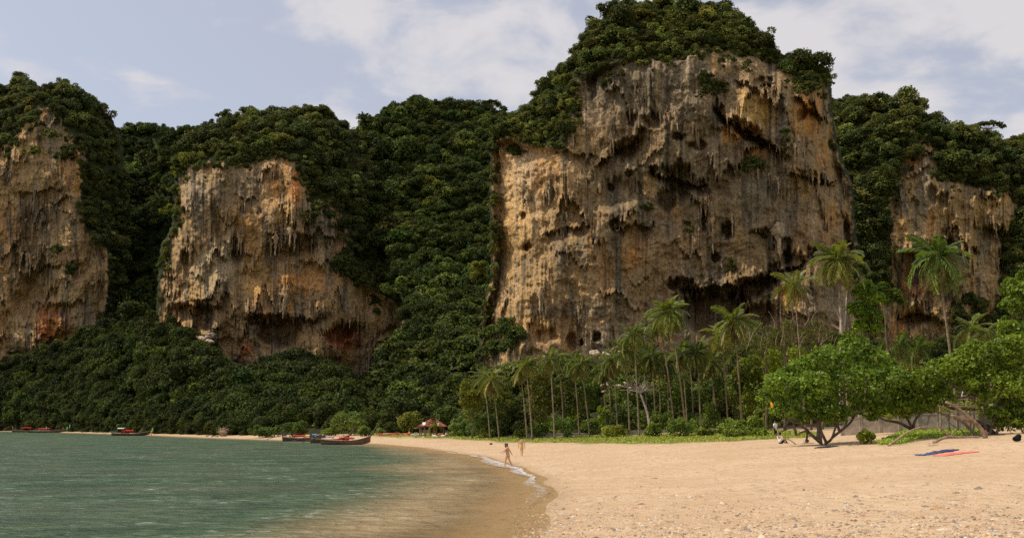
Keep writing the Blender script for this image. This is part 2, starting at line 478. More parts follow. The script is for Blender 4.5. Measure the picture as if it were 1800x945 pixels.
wtr = w.n('ShaderNodeBsdfTransparent', {'Color': (0.93, 0.9, 0.8, 1)}).outputs[0]
wmix = w.n('ShaderNodeMixShader', {0: w.ramp(wsx.outputs[1], 0.0, 1.0, 0.15, 0.97), 1: wtr, 2: wb}).outputs[0]
M['sea'] = w.done(wmix)
tag(link('sea', wm, M['sea']), kind='structure')

# foam: lacy fringe where the wash meets the sand
f = NT('foam')
fp = f.pos()
fn = f.noise(fp, 2.6, 6, 0.7, 1.0)
fa = f.n('ShaderNodeSeparateColor', {0: f.n('ShaderNodeAttribute', attribute_name='Col').outputs['Color']})
fal = f.math('MULTIPLY', f.ramp(fn, 0.40, 0.55), fa.outputs[0], True)
M['foam'] = f.done(f.n('ShaderNodeMixShader', {0: fal, 1: f.n('ShaderNodeBsdfTransparent').outputs[0], 2: f.bsdf((0.66, 0.63, 0.62, 1), 0.7, 0.3)}).outputs[0])
t_y = np.linspace(24, 118, 380)
sx = np.interp(t_y, SHORE[4:15, 1], SHORE[4:15, 0])
for _ in range(6): sx = sx - 0.7 * shore_d(sx, t_y)
fv, fc = [], []
wid = 0.16 + 0.22 * np.clip(perlin(t_y / 7, 2.2) + 0.55, 0, 2) + 0.55 * np.exp(-((t_y - 74) / 8)**2)
for j, sft in enumerate((-1.0, -0.45, 0.0, 0.22)):
    xx = sx + sft * wid * 1.6 + 0.12 * perlin(t_y * 1.3, j * 3.3)
    fv.append(np.stack([xx, t_y, np.maximum(0.03, H(xx, t_y)) + 0.02], -1))
    fc.append(np.stack([np.full_like(t_y, (0.25, 0.75, 1.0, 0.4)[j]) * (0.8 * sstep(40, 56, t_y) + 0.2 * sstep(34, 42, t_y)) * (1 - 0.6 * sstep(95, 112, t_y))] * 3, -1))
m_ = len(t_y); ix = np.arange(4 * m_).reshape(4, m_)
fq = np.stack([ix[:-1, :-1], ix[1:, :-1], ix[1:, 1:], ix[:-1, 1:]], -1).reshape(-1, 4)
tag(link('foam', mesh_np('foam', np.concatenate(fv), fq, np.concatenate(fc), True), M['foam']), kind='stuff')

# ------------------------------------------------------------------ rock walls and forested hills
def prof(py, pts):
    pts = sorted(pts)
    return np.interp(py, [p[0] for p in pts], [p[1] for p in pts])
CL_A = [(-110, 650), (-110, 240), (20, 255), (45, 215), (75, 190), (100, 190), (110, 225), (150, 255), (148, 300), (140, 370), (150, 410), (185, 435), (190, 500), (178, 585), (120, 595), (90, 605), (60, 625), (30, 615), (0, 645)]
CL_B = [(280, 570), (285, 500), (290, 440), (312, 400), (315, 330), (320, 295), (350, 290), (400, 283), (440, 288), (490, 275), (520, 290), (540, 330), (545, 350), (590, 350), (605, 390), (608, 440), (600, 455), (640, 500), (680, 525), (710, 545), (705, 580), (665, 600), (660, 680), (645, 700), (625, 690), (610, 650), (585, 640), (545, 650), (500, 650), (440, 650), (400, 640), (350, 620), (320, 590)]
CL_D = [(848, 620), (853, 540), (868, 490), (868, 250), (900, 243), (940, 258), (985, 262), (1000, 250), (1012, 190), (1018, 135), (1060, 118), (1120, 95), (1180, 105), (1230, 85), (1250, 75), (1290, 85), (1340, 95), (1375, 120), (1400, 135), (1450, 145), (1457, 200), (1472, 280), (1492, 320), (1499, 420), (1517, 480), (1530, 720), (900, 720)]
CL_E = [(1530, 640), (1530, 540), (1556, 480), (1560, 400), (1568, 310), (1600, 270), (1625, 240), (1640, 262), (1650, 310), (1700, 325), (1760, 330), (1787, 345), (1785, 385), (1772, 425), (1776, 490), (1760, 545), (1700, 600), (1690, 640)]
MS = {}
MS['m1'] = dict(out=[(-120, 720), (-120, 160), (0, 156), (38, 144), (75, 158), (125, 155), (165, 180), (193, 212), (210, 250), (216, 330), (216, 450), (212, 620), (212, 720)],
                cl=CL_A, Y=lambda x, y: 520 + 0 * x, rec=1.5, step=(1.05, 1.05), seed=1.0)
MS['h1'] = dict(out=[(140, 720), (140, 240), (215, 228), (260, 226), (300, 232), (340, 226), (380, 220), (450, 210), (450, 720)],
                cl=None, Y=lambda x, y: prof(y, [(720, 470), (600, 530), (400, 590), (215, 660)]) + 0 * x - 30 * np.exp(-((x - 320) / 45.0)**2), rec=0.5, step=(3, 3), seed=2.0)
MS['m2'] = dict(out=[(266, 720), (277, 590), (281, 500), (286, 436), (306, 398), (309, 330), (313, 297), (335, 262), (380, 228), (405, 208), (440, 203), (475, 208), (510, 200), (548, 192), (578, 200), (600, 220), (632, 252), (652, 310), (685, 400), (708, 480), (722, 560), (730, 720)],
                cl=CL_B, Y=lambda x, y: 400 + 0 * x + 0.12 * np.maximum(0, x - 560), rec=1.1, step=(1.0, 1.0), seed=3.0)
MS['h2'] = dict(out=[(625, 800), (668, 690), (702, 600), (716, 540), (690, 470), (650, 400), (600, 300), (612, 268), (638, 228), (662, 206), (700, 187), (732, 178), (780, 184), (812, 200), (850, 190), (885, 202), (935, 215), (960, 300), (960, 800)],
                cl=None, Y=lambda x, y: prof(y, [(775, 212), (700, 262), (600, 330), (500, 385), (410, 412), (300, 450), (165, 500)]) + 0 * x, rec=0.4, step=(2.5, 2.5), seed=4.0)
MS['m3'] = dict(out=[(841, 760), (850, 543), (865, 495), (865, 262), (878, 228), (925, 200), (955, 165), (985, 122), (1008, 112), (1020, 80), (1042, 52), (1076, 24), (1110, 12), (1160, 6), (1230, 10), (1270, 22), (1310, 46), (1340, 70), (1362, 92), (1400, 114), (1440, 124), (1456, 135), (1460, 200), (1475, 280), (1495, 325), (1502, 420), (1520, 490), (1533, 760)],
                cl=CL_D, Y=lambda x, y: 238 + 0 * x, rec=0.9, step=(1.35, 1.35), seed=5.0)
MS['m4'] = dict(out=[(1420, 760), (1420, 190), (1470, 182), (1505, 180), (1540, 186), (1572, 182), (1598, 188), (1634, 214), (1676, 236), (1720, 238), (1760, 248), (1810, 252), (1920, 262), (1920, 760)],
                cl=CL_E, Y=lambda x, y: 330 + 0.0 * x, rec=0.55, step=(1.3, 1.3), seed=6.0)

def curtain(u, v, seed, period, out, jag, hgt):
    """tiers of hanging drip curtains: the rock stands out above a jagged lower edge and falls back below it"""
    lev = v / period + 1.1 * perlin(u / (period * 1.3), v / (period * 3), seed) + 0.5 * perlin(u / 5.0, v / 30, seed + 3)
    drip = np.abs(perlin(u / 1.3, v / 60.0, seed + 7)) * 0.9 + np.abs(perlin(u / 0.55, v / 40.0, seed + 9)) * 0.5
    lev = lev + drip * jag / period
    fr = lev - np.floor(lev)
    amt = sstep(0.0, 0.5, perlin(u / 15.0, np.floor(lev) * 3.7 + v / 80, seed + 5))
    s = sstep(0.0, 0.05, fr) * (1 - sstep(0.0, hgt, fr)) ** 1.3
    return out * amt * s, amt * sstep(0, 0.04, fr) * (1 - sstep(0, hgt * 0.8, fr))

def cave(px, py, L):
    """L: (x, y, rx, ry, rot degrees, depth m): hollows with ragged rims"""
    tot = np.zeros(px.shape)
    for x, y, rx, ry, ro, dp in L:
        R = 1.7 * max(rx, ry)
        m = np.nonzero((np.abs(px - x) < R) & (np.abs(py - y) < R))[0]
        if not len(m): continue
        a = math.radians(ro); dx, dy = px[m] - x, py[m] - y
        sc = 0.35 * (rx + ry)
        dx = dx + 0.45 * sc * perlin(px[m] / (sc * 1.1), py[m] / (sc * 1.6), x * 0.1); dy = dy + 0.45 * sc * perlin(px[m] / (sc * 0.8), py[m] / (sc * 1.1), y * 0.1)
        q = np.hypot((dx * math.cos(a) + dy * math.sin(a)) / rx, (-dx * math.sin(a) + dy * math.cos(a)) / ry)
        q = q / (1 + 0.3 * perlin(px[m] / 5.0, py[m] / 22.0, y * 0.1) * (dy < 0))
        tot[m] += dp * (1 - sstep(0.45, 1.12, q))
    return tot
def patch(px, py, col, L):
    """L: (x, y, rx, ry, rot, colour, strength) mineral stains and dark patches, some over hollows"""
    col = col.copy()
    for x, y, rx, ry, ro, c_, s_ in L:
        R = 1.6 * max(rx, ry)
        m = np.nonzero((np.abs(px - x) < R) & (np.abs(py - y) < R))[0]
        if not len(m): continue
        a = math.radians(ro); dx, dy = px[m] - x, py[m] - y
        q = np.hypot((dx * math.cos(a) + dy * math.sin(a)) / rx, (-dx * math.sin(a) + dy * math.cos(a)) / ry)
        q = q + 0.35 * fbm(px[m] / 22.0, py[m] / 45.0, x * 0.37, 3) + 0.15 * perlin(px[m] / 4.0, py[m] / 40.0, y)
        f_ = (s_ * (1 - sstep(0.5, 1.2, q)))[:, None]
        col[m] = col[m] * (1 - f_) + np.array(c_) * f_
    return col
def overhang(px, py, L):
    """L: (x0, y0, x1, y1, depth m, height px): the rock breaks off along a ragged line fringed with drips and falls back below it"""
    tot = np.zeros(px.shape)
    for x0, y0, x1, y1, dp, h in L:
        m = np.nonzero((px > x0 - 14) & (px < x1 + 14) & (py > min(y0, y1) - 40) & (py < max(y0, y1) + 5 * h))[0]
        if not len(m): continue
        x, y = px[m], py[m]
        t = (x - x0) / (x1 - x0)
        yl = y0 + (y1 - y0) * t + 9 * perlin(x / 24.0, y / 60.0, x0) + 4 * perlin(x / 9.0, y / 50.0, y0)
        d = y - yl - 12 * np.abs(perlin(x / 3.4, y / 90.0, x0 + 1)) - 7 * np.abs(perlin(x / 1.9, y / 70.0, x0 + 2))
        e = sstep(-.12, .12, t + .08 * perlin(y / 12.0, x / 30.0, x0)) * sstep(1.12, .88, t + .08 * perlin(y / 12.0, x / 30.0, y0))
        tot[m] += dp * sstep(-1, 3, d) * np.exp(-np.maximum(d, 0) / h) * e - .3 * dp * sstep(-30, -2, d) * (1 - sstep(-1, 3, d)) * e
    return tot
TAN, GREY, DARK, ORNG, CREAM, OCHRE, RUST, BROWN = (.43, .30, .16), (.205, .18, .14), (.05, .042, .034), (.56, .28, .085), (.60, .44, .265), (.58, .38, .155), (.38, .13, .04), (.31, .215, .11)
CAVES = {
 'm1': [(45, 420, 22, 70, 10, 5), (60, 520, 40, 40, 0, 6), (95, 545, 30, 14, 0, 5), (130, 475, 22, 18, 0, 4), (75, 470, 12, 26, 0, 4), (172, 575, 6, 22, 0, 3)],
 'm2': [(358, 556, 24, 30, 15, 12), (316, 552, 24, 22, 0, 8), (492, 584, 50, 28, 0, 14), (450, 562, 22, 10, 0, 7), (600, 584, 32, 18, -15, 8), (500, 440, 44, 18, 0, 5), (415, 440, 16, 26, 0, 3), (330, 455, 12, 36, 0, 5), (545, 480, 40, 24, 0, 3), (400, 600, 14, 10, 0, 4)],
 'm3': [(1102, 262, 30, 22, -25, 7), (1148, 212, 20, 18, 0, 5), (1200, 320, 42, 30, 30, 9), (1172, 350, 20, 26, 20, 8), (1315, 232, 48, 15, 33, 9), (1268, 200, 10, 26, -20, 5), (1255, 548, 58, 46, 0, 12), (1200, 500, 30, 14, 10, 8), (1320, 505, 46, 20, -15, 10), (1048, 592, 8, 9, 0, 5), (1022, 602, 4, 6, 0, 4), (1004, 600, 9, 20, 0, 4), (1041, 150, 9, 26, 0, 5), (1090, 340, 40, 34, 0, 4), (1074, 330, 8, 8, 0, 4), (1080, 395, 10, 14, 0, 4), (1105, 305, 8, 8, 0, 4), (928, 432, 7, 10, 30, 4), (920, 380, 5, 8, 0, 3), (1280, 405, 13, 16, 20, 6), (1258, 452, 9, 10, 0, 5), (1345, 410, 14, 12, 0, 4), (1395, 460, 22, 22, 0, 5), (1425, 445, 10, 14, 0, 5), (1385, 450, 8, 20, 0, 5), (1490, 410, 14, 30, 0, 6), (1430, 315, 26, 16, 0, 6), (1360, 480, 18, 22, 0, 5), (960, 590, 24, 18, 0, 4), (890, 555, 8, 28, 0, 3), (1240, 385, 10, 30, -10, 4), (1225, 255, 22, 10, 0, 4), (1110, 210, 10, 14, 0, 4), (1340, 145, 22, 10, 0, 4), (1410, 200, 8, 18, 30, 4), (1150, 300, 10, 10, 0, 5), (1190, 240, 14, 8, 0, 4), (1330, 560, 40, 30, 0, 7)],
 'm4': [(1605, 470, 26, 40, 0, 6), (1618, 262, 10, 14, 0, 4), (1665, 430, 18, 30, 0, 5), (1745, 410, 22, 20, 0, 5), (1600, 560, 36, 20, 0, 7), (1660, 350, 12, 16, 0, 4), (1765, 460, 14, 30, 0, 6), (1605, 360, 10, 16, 0, 3), (1640, 340, 8, 22, 0, 3)],
}
HANGS = {
 'm1': [(38, 340, 112, 322, 2.6, 45), (50, 470, 105, 455, 4, 40), (85, 530, 150, 526, 3, 18)],
 'm2': [(318, 430, 346, 442, 3, 30), (396, 425, 440, 440, 3, 36), (474, 405, 548, 412, 4, 40), (440, 548, 562, 556, 4, 20), (566, 572, 640, 564, 3.5, 18), (312, 528, 388, 534, 5, 18)],
 'm3': [(1262, 192, 1378, 262, 9, 16), (1050, 285, 1135, 222, 5, 30), (1145, 292, 1245, 325, 6, 34), (1195, 508, 1345, 485, 6, 30), (1340, 488, 1420, 448, 4, 30), (955, 410, 1030, 385, 2.5, 40), (1390, 302, 1470, 312, 4, 30), (1085, 398, 1150, 388, 3, 16), (1325, 398, 1390, 420, 3, 30), (1398, 160, 1440, 205, 4, 24), (1296, 138, 1362, 150, 3, 12), (1440, 440, 1500, 420, 4, 24), (985, 262, 1050, 268, 2.5, 26)],
 'm4': [(1590, 440, 1640, 455, 4, 30), (1655, 420, 1720, 430, 4, 30), (1730, 395, 1790, 410, 4, 30), (1600, 268, 1640, 258, 3, 14), (1580, 545, 1660, 555, 4, 24)],
}
PATCHES = {
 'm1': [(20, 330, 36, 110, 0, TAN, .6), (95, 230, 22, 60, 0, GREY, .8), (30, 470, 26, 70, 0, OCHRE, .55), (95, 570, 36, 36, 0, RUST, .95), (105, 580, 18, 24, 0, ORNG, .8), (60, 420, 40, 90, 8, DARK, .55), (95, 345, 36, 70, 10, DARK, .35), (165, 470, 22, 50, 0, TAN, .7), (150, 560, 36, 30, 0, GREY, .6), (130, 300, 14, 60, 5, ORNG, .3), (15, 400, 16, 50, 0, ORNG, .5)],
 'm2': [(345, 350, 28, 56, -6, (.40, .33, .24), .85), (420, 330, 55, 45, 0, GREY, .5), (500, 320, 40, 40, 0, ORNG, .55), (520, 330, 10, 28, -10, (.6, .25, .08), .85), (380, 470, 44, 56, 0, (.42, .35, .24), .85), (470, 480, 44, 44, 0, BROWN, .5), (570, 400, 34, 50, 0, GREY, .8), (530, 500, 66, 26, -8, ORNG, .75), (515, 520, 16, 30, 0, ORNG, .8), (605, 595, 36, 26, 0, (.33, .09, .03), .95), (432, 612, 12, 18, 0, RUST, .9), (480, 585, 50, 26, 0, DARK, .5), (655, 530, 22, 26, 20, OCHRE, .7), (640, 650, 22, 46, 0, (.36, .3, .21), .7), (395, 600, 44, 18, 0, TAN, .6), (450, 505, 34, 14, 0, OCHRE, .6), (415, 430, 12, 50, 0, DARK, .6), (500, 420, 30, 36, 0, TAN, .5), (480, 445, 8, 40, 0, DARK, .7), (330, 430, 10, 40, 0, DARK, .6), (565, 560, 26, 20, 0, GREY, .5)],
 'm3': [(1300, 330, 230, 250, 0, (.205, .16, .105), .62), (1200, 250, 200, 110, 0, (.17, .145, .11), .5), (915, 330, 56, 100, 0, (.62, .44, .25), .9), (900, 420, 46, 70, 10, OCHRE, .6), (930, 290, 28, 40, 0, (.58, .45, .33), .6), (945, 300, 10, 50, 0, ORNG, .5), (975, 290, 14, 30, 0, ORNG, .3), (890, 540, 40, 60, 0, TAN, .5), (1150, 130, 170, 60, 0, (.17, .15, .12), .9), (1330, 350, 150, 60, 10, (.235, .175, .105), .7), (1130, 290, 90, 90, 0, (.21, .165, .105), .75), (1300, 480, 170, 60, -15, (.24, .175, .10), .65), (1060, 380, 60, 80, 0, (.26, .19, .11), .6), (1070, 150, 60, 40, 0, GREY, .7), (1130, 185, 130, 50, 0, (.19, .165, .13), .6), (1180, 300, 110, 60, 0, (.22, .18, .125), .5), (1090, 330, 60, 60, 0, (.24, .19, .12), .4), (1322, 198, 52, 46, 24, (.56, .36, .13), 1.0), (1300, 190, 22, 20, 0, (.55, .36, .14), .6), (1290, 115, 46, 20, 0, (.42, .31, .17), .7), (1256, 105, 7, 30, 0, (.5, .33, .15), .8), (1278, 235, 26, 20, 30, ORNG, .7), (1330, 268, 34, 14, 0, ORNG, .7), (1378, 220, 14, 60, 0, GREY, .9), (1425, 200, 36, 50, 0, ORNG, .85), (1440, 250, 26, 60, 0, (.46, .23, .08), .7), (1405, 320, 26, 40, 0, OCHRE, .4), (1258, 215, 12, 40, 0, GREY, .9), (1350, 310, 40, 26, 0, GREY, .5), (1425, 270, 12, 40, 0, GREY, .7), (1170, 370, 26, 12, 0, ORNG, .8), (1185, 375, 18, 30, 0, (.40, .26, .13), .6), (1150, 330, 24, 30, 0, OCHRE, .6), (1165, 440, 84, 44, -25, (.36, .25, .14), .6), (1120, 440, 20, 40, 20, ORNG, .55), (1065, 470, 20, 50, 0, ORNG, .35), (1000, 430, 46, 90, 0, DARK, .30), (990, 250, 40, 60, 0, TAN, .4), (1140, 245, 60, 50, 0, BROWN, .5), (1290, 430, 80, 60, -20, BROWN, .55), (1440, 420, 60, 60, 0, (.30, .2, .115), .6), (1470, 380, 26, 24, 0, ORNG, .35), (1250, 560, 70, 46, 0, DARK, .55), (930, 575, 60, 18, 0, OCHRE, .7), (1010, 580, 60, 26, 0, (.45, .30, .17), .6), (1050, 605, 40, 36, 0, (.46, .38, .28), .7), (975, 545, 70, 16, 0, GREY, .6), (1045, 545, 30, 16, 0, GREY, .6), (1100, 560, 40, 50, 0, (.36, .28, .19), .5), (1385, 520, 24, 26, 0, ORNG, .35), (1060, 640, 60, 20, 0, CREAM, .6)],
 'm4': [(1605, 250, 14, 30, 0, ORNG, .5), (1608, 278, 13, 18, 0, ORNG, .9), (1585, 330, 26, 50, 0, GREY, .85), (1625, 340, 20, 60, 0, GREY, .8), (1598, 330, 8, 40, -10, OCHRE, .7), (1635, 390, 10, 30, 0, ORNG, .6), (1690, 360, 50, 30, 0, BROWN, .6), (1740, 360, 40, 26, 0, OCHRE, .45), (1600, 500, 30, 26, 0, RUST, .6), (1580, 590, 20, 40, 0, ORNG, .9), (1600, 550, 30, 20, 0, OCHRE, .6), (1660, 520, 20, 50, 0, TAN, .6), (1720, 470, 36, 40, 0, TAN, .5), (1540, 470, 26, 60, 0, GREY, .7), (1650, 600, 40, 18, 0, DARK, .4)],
}
CLIFFS = {}
SURF = {}
for key, S in MS.items():
    out = np.array(S['out'], float)
    x0, y0 = out.min(0) - 8; x1, y1 = out.max(0) + 8
    gx = np.arange(x0, x1, S['step'][0]); gy = np.arange(y0, y1, S['step'][1])
    PXg, PYg = np.meshgrid(gx, gy); shp = PXg.shape
    px, py = PXg.ravel(), PYg.ravel()
    # outlines waver a little so that no edge is a ruled line
    wx = 3.2 * perlin(px / 18.0, py / 18.0, S['seed']) + 1.6 * perlin(px / 6.0, py / 7.0, S['seed'] + 9)
    P = np.stack([px + wx, py + 0.6 * wx], 1)
    din = sdist(P, out)
    Y = S['Y'](px, py)
    mpp = Y / FPX
    dcl = sdist(P, S['cl']) if S['cl'] else np.full(px.shape, -60.0)
    u, v, sd = px * mpp, -py * mpp, S['seed'] * 13.7
    rec = S['rec'] * np.minimum(np.maximum(0, -dcl), 200) * mpp if S['cl'] else 0
    # hill side relief
    hill = 6.0 * fbm(u / 34, v / 40, sd, 4) + 2.4 * fbm(u / 9, v / 11, sd + 4, 3)
    rel = hill
    rmask = np.zeros(px.shape)
    col = np.tile(np.array((.03, .038, .016)), (len(px), 1))
    if S['cl']:
        k = 1.0 if key in ('m3', 'm4') else 1.25
        r = 8.5 * fbm(u / 22, v / 26, sd, 5)
        r += 2.6 * fbm(u / 7.5, v / 11, sd + 2, 5)
        fl = 1 - 2 * np.abs(perlin(u / 2.6 + 0.4 * perlin(u / 9, v / 9, sd), v / 38, sd + 11))
        fl2 = 1 - 2 * np.abs(perlin(u / 0.95, v / 24, sd + 21))
        flm = sstep(-0.25, 0.35, perlin(u / 17, v / 22, sd + 31))
        r += (0.75 * fl + 0.38 * fl2) * flm * k
        cu1, ca1 = curtain(u, v, sd + 41, 17.0 * k, 3.6 * k, 5.0 * k, 0.75)
        cu2, ca2 = curtain(u, v, sd + 51, 9.5 * k, 2.1 * k, 3.4 * k, 0.7)
        lit = sstep(985, 935, px) * sstep(470, 430, py) if key == 'm3' else 0.0      # the smooth pale flank has few drips
        r += (cu1 + cu2) * (1 - 0.85 * lit)
        r -= 1.0 * np.maximum(0, fbm(u / 3.0, v / 3.0, sd + 61, 4)) * 2
        r += 0.45 * fbm(u / 1.1, v / 1.6, sd + 71, 3)
        if key == 'm3':   # slanting strata in the lower middle
            stm = (1 - sstep(0.5, 1.1, np.hypot((px - 1185) / 120, (py - 450) / 80))) + 0.6 * (1 - sstep(0.5, 1.1, np.hypot((px - 1330) / 110, (py - 440) / 90)))
            ss = (u * 0.52 - v * 0.0 + (-v) * 1.0) 
            r += stm * 0.8 * fbm((u * 0.5 - v * 1.0) / 1.7 + 0.8 * perlin(u / 7, v / 7, sd + 83), u / 9 + v / 14, sd + 81, 4)
        cvd = cave(px, py, CAVES[key]) + overhang(px, py, HANGS[key])
        r -= cvd
        if key == 'm3': r -= 9.0 * sstep(1000, 868, px) * sstep(640, 560, py); r -= 5 * sstep(1420, 1500, px)
        if key == 'm2': r -= 6.0 * sstep(345, 285, px) + 7 * sstep(560, 640, px)
        if key == 'm1': r -= 8.0 * sstep(125, 190, px)
        rim = sstep(-2.0, 10.0, dcl)
        rmask = sstep(-3, 3, dcl + 5 * perlin(px / 7.0, py / 10.0, sd))
        # the wall rounds back towards its sides
        dd = np.maximum(dcl, 0) * mpp; RB = 9.0
        round_ = RB * (1 - np.sqrt(np.clip(1 - (1 - np.clip(dd / RB, 0, 1))**2, 0, 1)))
        rel = hill * (1 - rim) + (r + 2.5 - round_ * 0.8) * rim
        # colours
        b1 = fbm(u / 13, v / 26, sd + 100, 4); b2 = fbm(u / 4.5, v / 26, sd + 110, 4); b3 = fbm(u / 1.6, v / 30, sd + 120, 3)
        cc = np.array(TAN)[None] * np.ones((len(px), 1))
        f1 = sstep(0.0, 0.45, b1)[:, None]; cc = cc * (1 - 0.7 * f1) + np.array(BROWN) * 0.7 * f1
        f2 = sstep(0.1, 0.5, -b1 + 0.35 * b2)[:, None]; cc = cc * (1 - 0.55 * f2) + np.array(OCHRE) * 0.55 * f2
        f3 = sstep(0.12, 0.45, fbm(u / 20, v / 22, sd + 130, 4))[:, None]; cc = cc * (1 - 0.45 * f3) + np.array(ORNG) * 0.45 * f3
        cc = patch(px, py, cc, PATCHES[key])
        f4 = (sstep(0.0, 0.35, b2) * 0.75 * (1 - 0.7 * lit))[:, None]; cc = cc * (1 - f4) + np.array(GREY) * f4
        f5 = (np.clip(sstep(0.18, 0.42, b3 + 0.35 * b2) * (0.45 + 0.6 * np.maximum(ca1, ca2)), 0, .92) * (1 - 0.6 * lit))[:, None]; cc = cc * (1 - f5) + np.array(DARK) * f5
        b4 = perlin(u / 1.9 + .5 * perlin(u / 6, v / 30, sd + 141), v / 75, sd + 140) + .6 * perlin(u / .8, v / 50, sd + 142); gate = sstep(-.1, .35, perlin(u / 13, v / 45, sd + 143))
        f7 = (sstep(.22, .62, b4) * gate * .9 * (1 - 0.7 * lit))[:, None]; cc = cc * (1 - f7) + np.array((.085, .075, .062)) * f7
        f6 = (sstep(0.2, 0.42, -b3 - 0.2 * b2) * 0.5)[:, None]; cc = cc * (1 - f6) + np.array((.44, .37, .28)) * f6
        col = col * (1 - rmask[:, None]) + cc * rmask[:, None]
    if key == 'h2':   # bare grey slabs showing through the forest
        for (xx, yy, rx, ry) in ((722, 325, 14, 16), (718, 405, 10, 40), (762, 480, 26, 22), (690, 570, 26, 30), (800, 590, 10, 20), (745, 520, 20, 14)):
            q = np.hypot((px - xx) / rx, (py - yy) / ry) + 0.4 * perlin(px / 9.0, py / 14.0, xx)
            f_ = (1 - sstep(0.6, 1.0, q)); rmask = np.maximum(rmask, f_)
            c_ = np.array(GREY)[None] * (0.8 + 0.5 * perlin(px / 3.0, py / 20.0))[:, None]
            col = col * (1 - f_[:, None]) + c_ * f_[:, None]
    # close the body: the outline rounds back and runs away from the viewer
    de = np.maximum(din, 0) * mpp; RB = 14.0
    edge = RB * (1 - np.sqrt(np.clip(1 - (1 - np.clip(de / RB, 0, 1))**2, 0, 1)))
    bottom = sstep(y1 - 60, y1 - 20, py)
    Y = Y + rec - rel + edge * (1 - bottom)
    Y = np.where(din < 0, Y + 6 * (-din) * mpp + 4, Y)
    pos = at(px, py, Y)
    keep = din > -5.0
    idx = np.arange(px.size).reshape(shp)
    q = np.stack([idx[:-1, :-1], idx[1:, :-1], idx[1:, 1:], idx[:-1, 1:]], -1).reshape(-1, 4)
    q = q[keep[q].all(1)]
    used = np.unique(q); remap = np.zeros(px.size, int); remap[used] = np.arange(len(used))
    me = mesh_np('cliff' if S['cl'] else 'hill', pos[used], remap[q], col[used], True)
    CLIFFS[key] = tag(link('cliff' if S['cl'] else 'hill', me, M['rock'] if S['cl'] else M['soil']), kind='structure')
    SURF[key] = dict(gx=gx, gy=gy, Y=Y.reshape(shp), din=din.reshape(shp), dcl=dcl.reshape(shp), rock=rmask.reshape(shp))
def look(key, name, x, y):
    s = SURF[key]
    i = np.clip(np.round((np.asarray(y) - s['gy'][0]) / (s['gy'][1] - s['gy'][0])).astype(int), 0, len(s['gy']) - 1)
    j = np.clip(np.round((np.asarray(x) - s['gx'][0]) / (s['gx'][1] - s['gx'][0])).astype(int), 0, len(s['gx']) - 1)
    return s[name][i, j]

# slopes of scree and soil between the beach and the foot of the walls
def loft(name, bot, top, rows, bulge, seed):
    """bot: list of (px, Y, z); top: list of (px, py, Y)"""
    n = 260
    pxs = np.linspace(bot[0][0], bot[-1][0], n)
    Yb = np.interp(pxs, [b[0] for b in bot], [b[1] for b in bot]); zb = np.interp(pxs, [b[0] for b in bot], [b[2] for b in bot])
    B = at(pxs, np.full(n, 747.0), Yb); B[:, 2] = zb
    Tp = at(pxs, np.interp(pxs, [t[0] for t in top], [t[1] for t in top]), np.interp(pxs, [t[0] for t in top], [t[2] for t in top]))
    s = np.linspace(0, 1, rows)[:, None, None]
    Pt = B[None] * (1 - s) + Tp[None] * s
    Pt[..., 2] = B[None, :, 2] * (1 - s[..., 0]**bulge) + Tp[None, :, 2] * s[..., 0]**bulge
    Pt[..., 2] += 2.0 * fbm(Pt[..., 0] / 25, Pt[..., 1] / 25, seed, 3) * np.sin(math.pi * np.clip(s[..., 0], 0, 1)) 
    ix = np.arange(rows * n).reshape(rows, n)
    q = np.stack([ix[:-1, :-1], ix[:-1, 1:], ix[1:, 1:], ix[1:, :-1]], -1).reshape(-1, 4)
    me = mesh_np(name, Pt.reshape(-1, 3), q, np.tile((.035, .036, .018), (rows * n, 1)), True)
    tag(link(name, me, M['soil']), kind='structure')
    return Pt
BOT_L = []
for x, y in ((-140, 757.4), (0, 757.6), (150, 759.5), (300, 763.3), (400, 766), (500, 766), (600, 765.5), (680, 765), (740, 765), (800, 766), (870, 766)):
    p = ground(x, y - 0.5); BOT_L.append((x, p.y + 3, p.z - 0.3))
TOP_L = [(-140, 648, 516), (0, 645, 514), (60, 628, 514), (110, 600, 510), (180, 588, 508), (230, 560, 500), (270, 560, 412), (320, 585, 396), (370, 622, 394), (440, 645, 392), (520, 640, 392), (600, 648, 392), (640, 690, 392), (665, 690, 380), (720, 680, 300), (800, 690, 268), (870, 690, 240)]
T_L = loft('hillside', BOT_L, TOP_L, 60, 1.15, 21.0)
BOT_R = [(800, 170, -.6), (835, 158, 0.0), (870, 141, .4), (1000, 135, .6), (1150, 131, .8), (1300, 129, 1.2), (1450, 125, 1.8), (1600, 121, 2.0), (1940, 117, 2.2)]
TOP_R = [(800, 752, 178), (835, 715, 205), (870, 645, 236), (1000, 636, 234), (1060, 628, 232), (1150, 640, 234), (1300, 625, 236), (1400, 600, 238), (1500, 600, 240), (1560, 612, 316), (1700, 590, 318), (1940, 580, 320)]
T_R = loft('hillside', BOT_R, TOP_R, 50, 1.25, 22.0)

